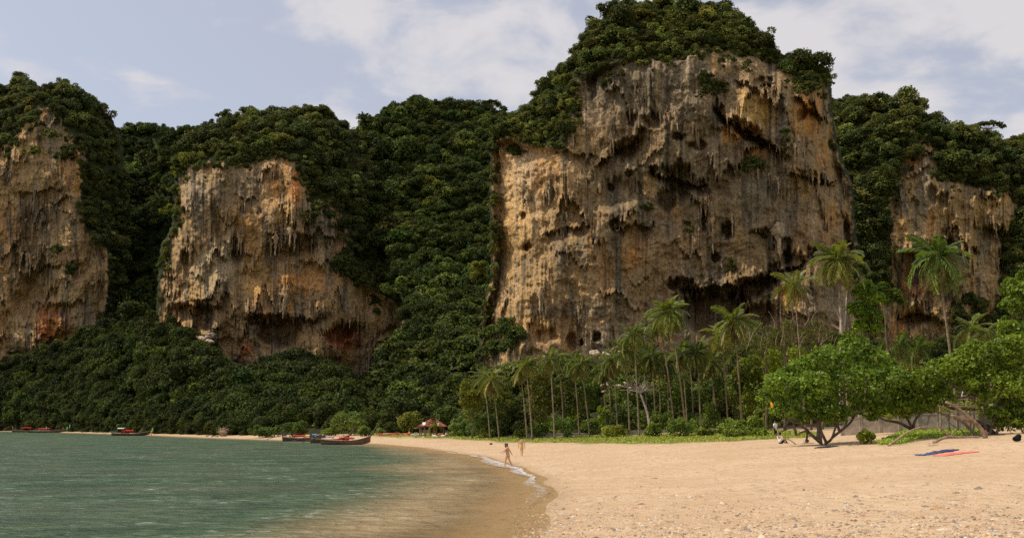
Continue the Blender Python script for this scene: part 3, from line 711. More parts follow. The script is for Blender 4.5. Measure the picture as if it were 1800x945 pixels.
# stalactites: hanging columns of drip rock, in clusters
def stalactite(seed, colr):
    r = np.random.default_rng(seed); n, m = 9, 12
    zz = np.linspace(0.12, -1, m); V, F, C = [], [], []
    for i, z in enumerate(zz):
        t = max(0, -z); w_ = (1.0 - t) ** .7 * (.75 + .3 * math.sin(t * 9 + seed)) * (1 + .25 * r.normal()) + .07
        for k in range(n):
            a = 2 * math.pi * k / n; q = w_ * (1 + .28 * r.normal()) * (1 + .35 * math.cos(3 * a + seed))
            V.append((q * math.cos(a), q * math.sin(a), z)); C.append(np.array(colr) * (.75 + .5 * r.random()))
    for i in range(m - 1):
        for k in range(n): F.append((i * n + k, (i + 1) * n + k, (i + 1) * n + (k + 1) % n, i * n + (k + 1) % n))
    me = mesh_np('stalactite', np.array(V), np.array(F), np.array(C), True); me.materials.append(M['rock']); return me
STAL = [stalactite(k, c_) for k, c_ in enumerate(((.46, .36, .25), (.40, .29, .17), (.26, .225, .175), (.47, .37, .26), (.11, .095, .075), (.36, .27, .17)))]
DRIPS = {'m3': [(1125, 160, 14, 40, 7), (1166, 190, 10, 44, 6), (1238, 350, 8, 60, 7), (1246, 400, 7, 60, 6), (1360, 330, 8, 60, 8), (1362, 400, 9, 60, 8), (970, 335, 14, 46, 9), (985, 385, 16, 44, 9), (1000, 440, 12, 40, 6), (925, 335, 6, 46, 5), (1078, 245, 8, 36, 5), (1010, 235, 16, 34, 7), (1040, 190, 18, 30, 7), (1195, 200, 10, 34, 5), (1290, 395, 6, 40, 4), (1428, 300, 22, 36, 8), (1482, 320, 8, 46, 5), (1100, 190, 24, 30, 8), (1215, 225, 14, 30, 5), (1175, 560, 6, 26, 2), (900, 515, 9, 34, 5), (1020, 540, 10, 50, 5), (1085, 400, 8, 30, 4), (1400, 250, 24, 34, 6), (1340, 300, 20, 24, 6), (1140, 340, 6, 30, 3), (955, 520, 8, 40, 4), (1450, 180, 14, 30, 5), (1030, 310, 18, 36, 7), (1290, 210, 26, 14, 5), (1360, 255, 14, 16, 4), (1210, 300, 26, 26, 6)],
         'm2': [(505, 520, 13, 46, 8), (508, 400, 20, 36, 8), (485, 420, 10, 40, 6), (415, 425, 14, 34, 7), (330, 440, 8, 34, 4), (440, 360, 20, 30, 5), (575, 430, 20, 30, 5), (620, 560, 26, 22, 5), (650, 600, 10, 50, 5), (470, 300, 40, 34, 6), (545, 500, 16, 24, 3)],
         'm1': [(45, 440, 10, 40, 6), (85, 350, 26, 40, 9), (105, 400, 20, 36, 6), (130, 480, 14, 30, 5), (60, 390, 16, 34, 5), (20, 300, 16, 40, 4), (170, 470, 12, 50, 5)],
         'm4': [(1640, 430, 20, 34, 7), (1690, 420, 20, 40, 6), (1755, 380, 18, 34, 6), (1590, 350, 14, 44, 5), (1620, 260, 8, 20, 3), (1745, 450, 16, 34, 5), (1665, 500, 10, 40, 5)]}
_rs = random.Random(9)
for key, L in DRIPS.items():
    gx_, gy_, Yg = SURF[key]['gx'], SURF[key]['gy'], SURF[key]['Y']
    for x, y, w_, ln, n in L:
        for k in range(n + 2):
            px, py = x + _rs.uniform(-w_, w_), y + _rs.uniform(-.4, .3) * ln
            i = int(round((py - gy_[0]) / (gy_[1] - gy_[0]))); j = int(round((px - gx_[0]) / (gx_[1] - gx_[0]))); Y = float(Yg[max(0, min(i, len(gy_) - 1)), max(0, min(j, len(gx_) - 1))])
            o = link('stalactite', STAL[_rs.choice((0, 1, 2, 3, 4, 4, 5, 5))], None, CLIFFS[key]); m_ = Y / FPX; l_ = ln * m_ * _rs.uniform(.45, 1.05); r_ = l_ * _rs.uniform(.06, .13)
            o.location = at(px, py, Y + .05 * r_); o.scale = (r_, r_ * .9, l_); o.rotation_euler = (_rs.uniform(-.03, .03), _rs.uniform(-.04, .04), _rs.uniform(0, 6))

# ------------------------------------------------------------------ foliage builders
def leaf_cloud(name, lobes, n, size, mat, asp=0.55, jit=0.75, seed=0, rough=0.3, droop=0.0, fill=0.25, tone=(0.5, 0.3), as_mesh=False, parent=None):
    """thousands of separate leaves spread over the shells (and through the volume) of lobes (x,y,z,rx,ry,rz)"""
    r = np.random.default_rng(seed + 1)
    L = np.array([l if len(l) == 6 else (l[0], l[1], l[2], l[3], l[3], l[3] * 0.85) for l in lobes], float)
    area = (L[:, 3] * L[:, 5] + L[:, 3] * L[:, 4]); cnt = np.maximum(3, (n * area / area.sum())).astype(int)
    P, N, T = [], [], []
    for i, (l, c) in enumerate(zip(L, cnt)):
        d = r.normal(size=(c, 3)); d /= np.linalg.norm(d, axis=1)[:, None]
        low = d[:, 2] < -0.35; d[low, 2] *= np.where(r.random(low.sum()) < 0.6, -1, 1); d /= np.linalg.norm(d, axis=1)[:, None]
        rad = 1 - fill * r.random(c)**0.7
        rad *= 1 + rough * perlin(d[:, 0] * 2.2 + i * 3.1, d[:, 1] * 2.2 + seed, d[:, 2] * 2.2) + 0.5 * rough * perlin(d[:, 0] * 6 + i, d[:, 1] * 6, d[:, 2] * 6 + seed)
        p = l[:3] + d * l[3:6] * rad[:, None]
        q = np.full(c, 9.0)
        for j, m in enumerate(L):
            if j != i and np.linalg.norm(m[:3] - l[:3]) < (m[3] + l[3]) * 1.1: q = np.minimum(q, np.linalg.norm((p - m[:3]) / m[3:6], axis=1))
        k = q > 0.72
        P.append(p[k]); N.append(d[k]); T.append(np.clip(tone[0] + r.normal() * 0.18 + r.normal(size=k.sum()) * tone[1], 0, 1))
    P, N, T = np.concatenate(P), np.concatenate(N), np.concatenate(T); c = len(P)
    nn = N * 0.8 + r.normal(size=(c, 3)) * jit + np.array((0, 0, 0.35)); nn /= np.linalg.norm(nn, axis=1)[:, None]
    t = np.cross(nn, r.normal(size=(c, 3))); t[:, 2] -= droop; t -= nn * (t * nn).sum(1)[:, None]; t /= np.linalg.norm(t, axis=1)[:, None] + 1e-9
    b = np.cross(nn, t)
    s = size * (0.55 + 0.9 * r.random(c))[:, None]
    V = np.empty((c, 4, 3)); V[:, 0] = P - t * s * 0.5; V[:, 1] = P + b * s * asp * 0.5 - nn * s * 0.08; V[:, 2] = P + t * s * 0.5 - nn * s * 0.06; V[:, 3] = P - b * s * asp * 0.5 - nn * s * 0.08
    F = np.arange(c * 4).reshape(c, 4)
    col = np.repeat(T, 4)[:, None] * np.ones(3)
    me = mesh_np(name, V.reshape(-1, 3), F, col)
    me.materials.append(mat)
    return me if as_mesh else link(name, me, None, parent)

PROTO = bpy.data.collections.new('crown_kinds')        # never linked to the scene: shapes that the forest repeats
def crown_mesh(seed, kind):
    r = np.random.default_rng(100 + seed)
    lobes = []
    if kind == 'round':
        for k in range(11):
            a = r.uniform(0, 2 * math.pi); e = r.uniform(-0.2, 1.0); q = r.uniform(0.35, 0.72)
            lobes.append((q * math.cos(a) * math.cos(e * 1.2), q * math.sin(a) * math.cos(e * 1.2), 0.55 * math.sin(e * 1.2), r.uniform(0.28, 0.46)))
        lobes.append((0, 0, 0.12, 0.62))
    elif kind == 'tall':
        for k in range(12):
            a = r.uniform(0, 2 * math.pi); z = r.uniform(-0.5, 0.95); q = r.uniform(0.2, 0.5) * (1.1 - 0.5 * max(0, z))
            lobes.append((q * math.cos(a), q * math.sin(a), z, r.uniform(0.24, 0.4)))
    else:       # loose
        for k in range(15):
            a = r.uniform(0, 2 * math.pi); q = r.uniform(0.3, 0.95)
            lobes.append((q * math.cos(a), q * math.sin(a), r.uniform(-0.3, 0.6) * (1.2 - q), r.uniform(0.16, 0.3)))
    me = leaf_cloud('jungle_crown', lobes, 2600 if kind != 'loose' else 1700, 0.10, M['jungle'], 0.7, 0.55, seed, 0.35, 0.2, 0.25, (0.5, 0.22), as_mesh=True)
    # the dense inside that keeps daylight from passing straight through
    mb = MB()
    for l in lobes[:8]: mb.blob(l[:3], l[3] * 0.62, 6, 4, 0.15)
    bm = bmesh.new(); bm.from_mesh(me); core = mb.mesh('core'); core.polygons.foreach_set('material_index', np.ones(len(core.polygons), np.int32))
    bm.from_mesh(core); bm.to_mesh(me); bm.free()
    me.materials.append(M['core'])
    return me
CROWNS = []
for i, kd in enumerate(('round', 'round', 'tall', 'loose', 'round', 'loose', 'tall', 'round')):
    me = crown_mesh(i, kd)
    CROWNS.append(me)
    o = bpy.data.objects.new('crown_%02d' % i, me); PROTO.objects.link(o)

# where the crowns of the jungle stand: pos, radius, kind, tint, region
FOR = dict(p=[], s=[], k=[], t=[], g=[])
def plant(p, s, k, t, g):
    FOR['p'].append(p); FOR['s'].append(s); FOR['k'].append(k); FOR['t'].append(t); FOR['g'].append(np.array([g] * len(p)))
def tint(n, base=(1, 1, 1), var=0.36, warm=0.12, lo=0):
    a = rng.normal(size=(n, 1)) * var; w_ = rng.normal(size=(n, 1)) * warm
    c_ = np.array(base)[None] * np.exp(a) * np.concatenate([np.exp(w_ * 0.8), np.ones_like(w_), np.exp(-w_ * 0.6)], 1)
    return np.clip(c_, 0.25, 3.2)
def scatter_px(key, box, sp, radius, region, cond=None, base=(1, 1, 1), kinds=(0, 1, 2, 3, 5, 6, 7, 3), zs=0.9):
    x0, y0, x1, y1 = box
    gx, gy = np.meshgrid(np.arange(x0, x1, sp), np.arange(y0, y1, sp * 0.7))
    px = gx.ravel() + rng.uniform(-sp, sp, gx.size) * 0.6; py = gy.ravel() + rng.uniform(-sp, sp, gx.size) * 0.6
    d = look(key, 'din', px, py); rk = look(key, 'rock', px, py); dc = look(key, 'dcl', px, py)
    k = (d > 1) & (rk < 0.35) & (dc < 3)
    if cond is not None: k &= cond(px, py, dc)
    # a closed row of crowns along the skyline
    o_ = np.array(MS[key]['out'], float); sg = np.diff(np.concatenate([o_, o_[:1]]), axis=0); ln = np.hypot(*sg.T)
    ex, ey = [], []
    for (a_, b_), (u_, v_), l_ in zip(o_, sg, ln):
        if (b_ + v_ / 2) < 300 and l_ > 0 and abs(u_) > abs(v_) * .25:
            t_ = rng.random(int(l_ / (sp * .55)) + 1); ex.append(a_ + u_ * t_); ey.append(b_ + v_ * t_ + 4 + 4 * rng.random(len(t_)))
    ex, ey = np.concatenate(ex), np.concatenate(ey); ke = (ex > box[0]) & (ex < box[2])
    if cond is not None: ke &= cond(ex, ey, np.full(ex.shape, -30.))
    ex, ey = ex[ke], ey[ke]
    px, py, dc = np.concatenate([px[k], ex]), np.concatenate([py[k], ey]), np.concatenate([dc[k], np.full(len(ex), -14.)])
    Y = look(key, 'Y', px, py)
    p = at(px, py, Y - 1.0)
    s = radius * np.exp(rng.normal(size=len(p)) * 0.36) * np.where(rng.random(len(p)) < .25, .6, 1)
    # crowns shrink against bare rock so that they do not hide its upper edge
    s = s * np.clip(0.55 + (-dc) / 40.0, 0.55, 1.0)
    ss = np.stack([s, s, s * zs * rng.uniform(0.8, 1.25, len(s))], 1)
    p[:, 2] += 0.15 * s
    plant(p, ss, rng.choice(kinds, len(p)), tint(len(p), base), region)
scatter_px('m1', (-130, 140, 230, 660), 12, 5.0, 'left')
scatter_px('h1', (150, 215, 440, 660), 13, 5.5, 'gully', None, (.55, .66, .5))  # gully shade put into the crowns as a darker tint
scatter_px('m2', (250, 185, 740, 700), 13, 4.6, 'middle')
scatter_px('h2', (560, 170, 960, 770), 13, 5.2, 'saddle', lambda x, y, d: ~((x > 872) & (y > 260)) & ~(inside(np.stack([x, y], 1), CL_B)), (.66, .76, .58))
scatter_px('m3', (835, 0, 1540, 700), 13, 2.7, 'main', lambda x, y, d: x < 1456, (1.12, 1.1, 1.0))
scatter_px('m4', (1440, 170, 1900, 700), 14, 4.2, 'right')
# plants trailing over the upper edges of the bare rock
def trail(key, rad, n, yfrac, base=(1, 1, .9)):
    cl = np.array(MS[key]['cl'], float); lo, hi = cl.min(0), cl.max(0)
    px = rng.uniform(lo[0], hi[0], n * 14); py = rng.uniform(lo[1], lo[1] + (hi[1] - lo[1]) * yfrac, n * 14)
    dc = look(key, 'dcl', px, py); k = (dc > -2) & (rng.random(len(px)) < np.exp(-np.maximum(dc, 0) / 9.0)) & (perlin(px / 16.0, py / 40.0, 3.3) > -.12) & (look(key, 'din', px, py) > 3)
    px, py, dc = px[k][:n], py[k][:n], dc[k][:n]
    p = at(px, py, look(key, 'Y', px, py) - .5); s = rad * np.exp(rng.normal(size=len(p)) * .35) * np.exp(-np.maximum(dc, 0) / 22.0)
    plant(p, np.stack([s, s, s * 1.35], 1), rng.choice((3, 5, 2, 6), len(p)), tint(len(p), base), key + '_scrub')
trail('m1', 2.6, 90, .5); trail('m2', 2.1, 120, .5); trail('m3', 1.5, 120, .45); trail('m4', 1.8, 110, .5)
# wispy scrub clinging to the grey brow of the great cliff and to ledges
def scrub(key, L, rad, base=(1.0, 1.0, 0.9)):
    for x, y, rx, ry, n in L:
        px = x + rng.normal(size=n) * rx * 0.5; py = y + rng.normal(size=n) * ry * 0.5
        k = look(key, 'din', px, py) > 2; px, py = px[k], py[k]
        p = at(px, py, look(key, 'Y', px, py) - 0.4)
        s = rad * np.exp(rng.normal(size=len(p)) * 0.3)
        plant(p, np.stack([s, s, s], 1), rng.choice((3, 5, 1), len(p)), tint(len(p), base), key + '_scrub')
scrub('m3', [(1090, 95, 110, 26, 52), (1200, 80, 110, 26, 50), (1060, 130, 50, 20, 14), (1290, 90, 60, 24, 26), (1350, 105, 40, 24, 26), (1240, 135, 14, 10, 8), (1265, 150, 16, 12, 9), (1330, 290, 14, 8, 4),
             (1380, 245, 5, 20, 5), (1207, 402, 6, 8, 5), (1285, 470, 4, 10, 4), (1140, 360, 8, 8, 4), (1240, 160, 20, 8, 7), (1420, 150, 34, 20, 34), (1445, 135, 20, 14, 22), (905, 262, 10, 14, 10), (1400, 118, 20, 16, 14), (1500, 470, 14, 40, 14), (868, 420, 6, 70, 34), (867, 350, 6, 90, 30), (857, 530, 10, 50, 26)], 1.5)
scrub('m2', [(610, 470, 26, 14, 26), (640, 480, 26, 16, 26), (565, 355, 26, 30, 22), (560, 300, 30, 26, 20), (660, 520, 10, 20, 8), (570, 375, 18, 16, 10), (425, 285, 40, 10, 10), (480, 270, 20, 8, 6), (306, 375, 10, 34, 24), (308, 330, 8, 24, 18), (292, 430, 6, 40, 12)], 2.6)
scrub('m1', [(120, 265, 26, 16, 14), (20, 250, 26, 14, 14), (60, 215, 20, 12, 10), (100, 440, 10, 12, 8), (120, 480, 10, 14, 8)], 2.8, (0.9, 0.95, 0.9))
scrub('m4', [(1575, 270, 24, 30, 30), (1600, 230, 30, 20, 20), (1545, 440, 12, 40, 26), (1560, 510, 20, 20, 16), (1700, 310, 50, 10, 26), (1715, 540, 26, 30, 30), (1690, 570, 26, 20, 18)], 2.2)
# the slopes at the foot of the walls
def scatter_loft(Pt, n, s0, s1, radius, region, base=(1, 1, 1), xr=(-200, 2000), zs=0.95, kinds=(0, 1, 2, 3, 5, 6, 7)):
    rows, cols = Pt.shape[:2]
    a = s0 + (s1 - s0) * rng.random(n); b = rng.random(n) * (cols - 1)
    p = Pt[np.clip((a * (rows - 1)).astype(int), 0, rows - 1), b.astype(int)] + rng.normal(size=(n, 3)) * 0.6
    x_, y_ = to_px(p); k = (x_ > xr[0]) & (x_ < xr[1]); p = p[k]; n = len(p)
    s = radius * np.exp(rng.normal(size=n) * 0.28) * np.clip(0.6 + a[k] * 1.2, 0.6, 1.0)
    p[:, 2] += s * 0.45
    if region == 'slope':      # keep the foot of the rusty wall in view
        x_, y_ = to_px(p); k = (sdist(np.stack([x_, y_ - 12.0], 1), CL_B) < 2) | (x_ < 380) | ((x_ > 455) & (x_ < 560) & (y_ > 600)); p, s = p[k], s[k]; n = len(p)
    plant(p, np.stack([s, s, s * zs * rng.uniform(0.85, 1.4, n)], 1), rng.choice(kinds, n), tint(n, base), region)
scatter_loft(T_L, 1700, 0.10, 0.97, 5.0, 'slope', (0.44, 0.52, 0.34), (-150, 640))  # dark tint paints cloud shade onto the slope crowns
scatter_loft(T_L, 760, 0.015, 0.2, 3.6, 'slope', (0.4, 0.48, 0.32), (-150, 480))  # same painted shade along the foot of the slope
scatter_loft(T_L, 520, 0.04, 0.95, 3.8, 'slope', (0.46, 0.54, 0.36), (560, 880))  # painted shade carried on over the right part of the slope
scatter_loft(T_R, 420, 0.08, 0.85, 2.5, 'backshore', (0.85, 0.95, 0.75), (800, 1060))
scatter_loft(T_R, 620, 0.08, 0.90, 2.5, 'backshore', (0.95, 0.95, 0.7), (1060, 1800))
scatter_loft(T_R, 170, 0.5, 0.98, 2.8, 'backshore', (0.8, 0.9, 0.8), (1480, 1930))
# lone larger trees of the jungle that stand out by their lighter green or their shape
for key, x, y, r_, k, t_ in (('m2', 330, 285, 7, 0, (1.9, 1.7, 1.0)), ('m2', 305, 372, 6, 3, (1.9, 1.8, 1.0)), ('m2', 315, 300, 5, 3, (2.0, 1.8, 1.0)), ('m2', 435, 200, 6.5, 2, (1, 1, 1)), ('m2', 480, 198, 5, 1, (1, 1, 1)), ('m2', 560, 240, 6, 0, (1.4, 1.4, 1)), ('m2', 470, 255, 6, 1, (1.3, 1.5, .9)),
                           ('h2', 750, 325, 7, 0, (2.0, 1.6, .8)), ('h2', 760, 360, 6, 1, (1.5, 1.4, .8)), ('h2', 775, 305, 8, 2, (.8, .9, .9)), ('h2', 845, 182, 5, 5, (1.1, 1, 1)), ('h2', 868, 186, 6, 5, (1.2, 1.05, 1)), ('h2', 700, 420, 8, 4, (.8, 1.2, .8)),
                           ('m1', 110, 146, 6, 2, (.9, .9, .9)), ('m1', 38, 140, 7, 0, (.8, .85, .9)), ('m1', 60, 265, 6, 3, (1.7, 1.7, .9)), ('m1', 90, 235, 6, 3, (1.5, 1.5, .9)), ('m4', 1490, 180, 5.5, 5, (.8, .85, .9)), ('m4', 1615, 185, 5, 3, (1.2, 1.2, .9)),
                           ('m3', 905, 225, 4.2, 0, (1.7, 1.6, 1)), ('m3', 945, 170, 3.6, 2, (1.1, 1.1, 1)), ('m3', 975, 140, 3.8, 1, (1.3, 1.3, 1)), ('m3', 1270, 15, 3.8, 4, (.7, .7, .9)), ('m3', 1445, 125, 3, 5, (.8, .8, .9)), ('m3', 840, 470, 4.0, 2, (2.0, 1.8, 1)), ('m3', 838, 490, 3.6, 0, (1.8, 1.6, 1)), ('m3', 868, 590, 4.6, 0, (1.0, 1.15, .9)), ('m3', 890, 580, 5.0, 1, (1.0, 1.15, .9)), ('m3', 895, 610, 4.0, 7, (.9, 1.05, .9)), ('m3', 908, 592, 4.2, 1, (.9, 1.05, .9)), ('m3', 872, 612, 4.4, 4, (.9, 1.05, .9)), ('m3', 858, 625, 4.4, 0, (.8, .95, .8))):
    p = at(x, y, float(look(key, 'Y', min(max(x, SURF[key]['gx'][0]), SURF[key]['gx'][-1]), y)) - r_ * 0.5)
    plant(np.array([p]), np.array([[r_, r_, r_ * 0.9]]), np.array([k]), np.array([t_]), key)
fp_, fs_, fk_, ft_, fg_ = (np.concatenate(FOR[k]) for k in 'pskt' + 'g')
fang = rng.uniform(0, 2 * math.pi, len(fp_))
fx, fy = to_px(fp_); frad = fs_[:, 0] * FPX / np.hypot(fp_[:, 0], fp_[:, 1])
inview = (fx > -15) & (fx < 1815) & (fy > -30)
order = np.argsort(-(frad * inview))
solo = order[:285]
PLACE = {'left': 'on the flank of the leftmost cliff', 'gully': 'in the deep gully between the two left cliffs', 'middle': 'on the forested cap of the middle cliff', 'saddle': 'on the wooded saddle',
       'main': 'on the shoulder of the great cliff', 'right': 'on the hill right of the great cliff', 'slope': 'on the far wooded slope', 'backshore': 'behind the palms below the great cliff',
       'm1': 'on top of the leftmost cliff', 'm2': 'on top of the middle cliff', 'h2': 'standing out on the wooded saddle', 'm3': 'rooted at the edge of the great cliff', 'm4': 'on the skyline right of the great cliff',
       'm3_scrub': 'clinging to the bare rock of the great cliff', 'm2_scrub': 'clinging to the rock of the middle cliff', 'm1_scrub': 'clinging to the rock of the leftmost cliff', 'm4_scrub': 'clinging to the rock of the right hand cliff'}
KIND = {0: 'round crowned', 1: 'round crowned', 4: 'round crowned', 7: 'round crowned', 2: 'tall crowned', 6: 'tall crowned', 3: 'loose crowned', 5: 'loose crowned'}
for i in solo:
    sc_ = 'scrub' in fg_[i]
    o = link('cliff_bush' if sc_ else 'jungle_tree', CROWNS[int(fk_[i])])
    o.location = fp_[i]; o.scale = fs_[i]; o.rotation_euler = (0, 0, fang[i]); o['tint'] = [float(x) for x in ft_[i]]
    lum = float(ft_[i].mean()); wm = float(ft_[i][0] / ft_[i][1])
    hue = ('dark ' if lum < .8 else 'pale ' if lum > 1.2 else '') + ('yellowish green' if wm > 1.12 else 'deep green' if wm < .9 else 'green')  # slope and gully crowns count as dark through their painted shade
    band = '' if str(fg_[i]) not in ('saddle', 'slope') else (', near top' if fy[i] < 300 else ', high up' if fy[i] < 420 else ', midway' if fy[i] < 560 else ', low down' if fy[i] < 690 else ', at bottom')
    pl = PLACE[str(fg_[i])]
    if fg_[i] == 'slope': pl = 'on the slope above the ' + ('two leftmost boats' if fx[i] < 150 else 'lone dark boat' if fx[i] < 300 else 'grey shore stump' if fx[i] < 470 else 'three moored boats' if fx[i] < 680 else 'red roofed hut')
    lb = hue + ' ' + KIND[int(fk_[i])] + (' bush ' if sc_ else ' tree ' if fg_[i] == 'slope' else ' jungle tree ') + pl + band
    tag(o, lb, 'bush' if sc_ else 'tree', 'scrub on the cliffs' if sc_ else 'jungle trees on the hills')
rest = np.setdiff1d(np.arange(len(fp_)), solo)
def instancer(name, mesh_pts, coll, attrs):
    me = bpy.data.meshes.new(name); me.vertices.add(len(mesh_pts)); me.vertices.foreach_set('co', np.asarray(mesh_pts, np.float32).ravel()); me.update()
    for an, ty, dat in attrs:
        a = me.attributes.new(an, ty, 'POINT')
        a.data.foreach_set({'INT': 'value', 'FLOAT_VECTOR': 'vector', 'FLOAT_COLOR': 'color'}[ty], np.asarray(dat).ravel())
    o = link(name, me)
    ng = bpy.data.node_groups.new(name, 'GeometryNodeTree')
    ng.interface.new_socket('Geometry', in_out='INPUT', socket_type='NodeSocketGeometry'); ng.interface.new_socket('Geometry', in_out='OUTPUT', socket_type='NodeSocketGeometry')
    gi, go = ng.nodes.new('NodeGroupInput'), ng.nodes.new('NodeGroupOutput')
    ip = ng.nodes.new('GeometryNodeInstanceOnPoints'); ci = ng.nodes.new('GeometryNodeCollectionInfo')
    ci.inputs['Collection'].default_value = coll; ci.inputs['Separate Children'].default_value = True; ci.inputs['Reset Children'].default_value = True
    def na(nm, ty):
        n = ng.nodes.new('GeometryNodeInputNamedAttribute'); n.data_type = ty; n.inputs[0].default_value = nm
        return n.outputs[0]
    ng.links.new(gi.outputs[0], ip.inputs['Points']); ng.links.new(ci.outputs[0], ip.inputs['Instance'])
    ip.inputs['Pick Instance'].default_value = True
    ng.links.new(na('kind', 'INT'), ip.inputs['Instance Index']); ng.links.new(na('rot', 'FLOAT_VECTOR'), ip.inputs['Rotation']); ng.links.new(na('scl', 'FLOAT_VECTOR'), ip.inputs['Scale'])
    ng.links.new(ip.outputs[0], go.inputs[0])
    md = o.modifiers.new('forest', 'NODES'); md.node_group = ng
    return o
n_ = len(rest)
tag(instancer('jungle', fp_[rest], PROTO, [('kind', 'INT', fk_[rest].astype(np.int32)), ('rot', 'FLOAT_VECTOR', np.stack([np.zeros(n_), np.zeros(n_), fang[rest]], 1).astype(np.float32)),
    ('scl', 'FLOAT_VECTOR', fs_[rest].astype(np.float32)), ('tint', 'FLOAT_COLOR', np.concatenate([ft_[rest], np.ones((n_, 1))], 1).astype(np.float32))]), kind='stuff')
print('crowns', len(fp_))

# ------------------------------------------------------------------ palms
def slope_z(px, Y):
    """height of the ground (beach or the slope behind it) on the line of sight column px at distance Y"""
    p = at(px, 747.0, Y); z = float(H(p[0:1], p[1:2])[0])
    bx = np.interp(px, [b[0] for b in BOT_R], [b[1] for b in BOT_R])
    if px >= 800 and Y > bx:
        tx = [t[0] for t in TOP_R]
        Yt = np.interp(px, tx, [t[2] for t in TOP_R]); pt = at(px, np.interp(px, tx, [t[1] for t in TOP_R]), Yt)
        s = min(1, (Y - bx) / (Yt - bx)); zb = np.interp(px, [b[0] for b in BOT_R], [b[2] for b in BOT_R])
        z = max(z, zb * (1 - s**1.25) + pt[2] * s**1.25)
    return z
def frond_mesh(seed, droop):
    r = np.random.default_rng(seed); V, F, T = [], [], []
    n = 17
    ts = np.linspace(0, 1, n)
    X = ts * (1 - 0.16 * droop * ts**2); Z = 0.10 * ts - droop * 0.62 * ts**2.1; Yc = 0.05 * np.sin(ts * 2 + seed)
    w = 0.014 * (1 - 0.8 * ts)
    for i in range(n): V += [(X[i], Yc[i] - w[i], Z[i]), (X[i], Yc[i] + w[i], Z[i] + .004)]; T += [.75, .75]
    for i in range(n - 1): F.append((2 * i, 2 * i + 2, 2 * i + 3, 2 * i + 1))
    for t in np.linspace(0.1, 0.99, 32):
        i = t * (n - 1); x, z, y = np.interp(t, ts, X), np.interp(t, ts, Z), np.interp(t, ts, Yc)
        ln = 0.30 * (math.sin(math.pi * (0.12 + 0.82 * t))**0.7) * r.uniform(0.8, 1.1)
        for sd in (-1, 1):
            dr = r.uniform(0.35, 0.95); fw = r.uniform(0.35, 0.6)
            a = np.array((x, y, z)); b = a + ln * np.array((fw, sd * 0.8, -dr * 0.55)); m = a + ln * 0.5 * np.array((fw * 0.9, sd * 0.95, 0.02))
            hw = np.array((0.024, -0.011 * sd, 0.0))
            o = len(V); V += [a, m - hw, b, m + hw]; F.append((o, o + 1, o + 2, o + 3)); q = r.uniform(0.15, 0.95); T += [q] * 4
    me = mesh_np('frond', np.array(V, float), np.array(F), np.array(T)[:, None] * np.ones(3)); me.materials.append(M['frond']); return me
FRONDS = [frond_mesh(k, d) for k, d in enumerate((0.45, 0.8, 1.1, 1.35, 0.65))]
COCO = MB().blob((0, 0, 0), 0.14, 6, 4).mesh('coconut', True); COCO.materials.append(m_plain('coconut_husk', (0.26, 0.2, 0.06), .6, .3))
def palm(cx, cy, bx, by, Y, R, label, nf=20, lean=0.0, tr=0.17, tn=(1, 1, 1), nuts=0, mid=None):
    """crown centre pixel, trunk foot pixel, distance, frond length in photo pixels"""
    top = Vector(at(cx, cy, Y)); zg = slope_z(bx, Y + lean)
    bot = Vector(at(bx, by, Y + lean)); bot.z = zg - 0.2
    bot.x = float(at(bx, by, Y + lean)[0])
    o = empty('coconut_palm', bot, label, 'palm tree', 'coconut palms behind the beach')
    d = top - bot; side = Vector((d.x, d.y, 0)) * 0.16
    pts = curve_pts([(0, 0, 0), d * 0.3 - side * 0.5, d * 0.65 - side * 0.6, d], 6)
    rad = [.86 * tr * (1.25 if i == 0 else 1.0 - 0.42 * i / len(pts)) * (1 + 0.06 * (-1)**i) for i in range(len(pts))]
    MB().tube(pts, rad, 7).build('trunk', M['palm_trunk'], o, True)
    L = 1.02 * R * Y / FPX
    for k in range(nf):
        q = (k + 0.5) / nf
        az = k * 2.39996 + random.uniform(-.25, .25); el = R_(78 - 122 * q**0.85 + random.uniform(-9, 9))
        f_ = link('frond', FRONDS[min(4, int(random.choice((0, 4, 1)) if q < 0.4 else random.choice((1, 2, 3))))], None, o)
        f_.location = d + Vector((0, 0, 0.1)); f_.rotation_euler = (random.uniform(-.4, .4), -el, az)
        s = L * random.uniform(0.85, 1.15) * (1.0 if q > 0.15 else 0.75); f_.scale = (s, s, s)
        old = max(0, q - 0.72) * 2.2; v = random.uniform(0.75, 1.3)
        f_['tint'] = [tn[0] * v * (1 + 1.1 * old), tn[1] * v * (1 + 0.5 * old), tn[2] * v * (1 + 0.5 * old)]
    for k in range(random.choice((1, 2, 3, 4))):            # dead brown fronds hanging against the trunk
        f_ = link('dead_frond', FRONDS[3], None, o); f_.location = d + Vector((0, 0, -.1)); f_.rotation_euler = (random.uniform(-.6, .6), R_(random.uniform(48, 74)), random.uniform(0, 6.28)); s = L * random.uniform(.6, .95); f_.scale = (s, s * .7, s); f_['tint'] = [1.5, .95, .9]
    for k in range(nuts):
        n_o = link('coconut', COCO, None, o); a = random.uniform(0, 6.28); n_o.location = d + Vector((0.3 * math.cos(a), 0.3 * math.sin(a), -0.3 - random.uniform(0, .25)))
    return o
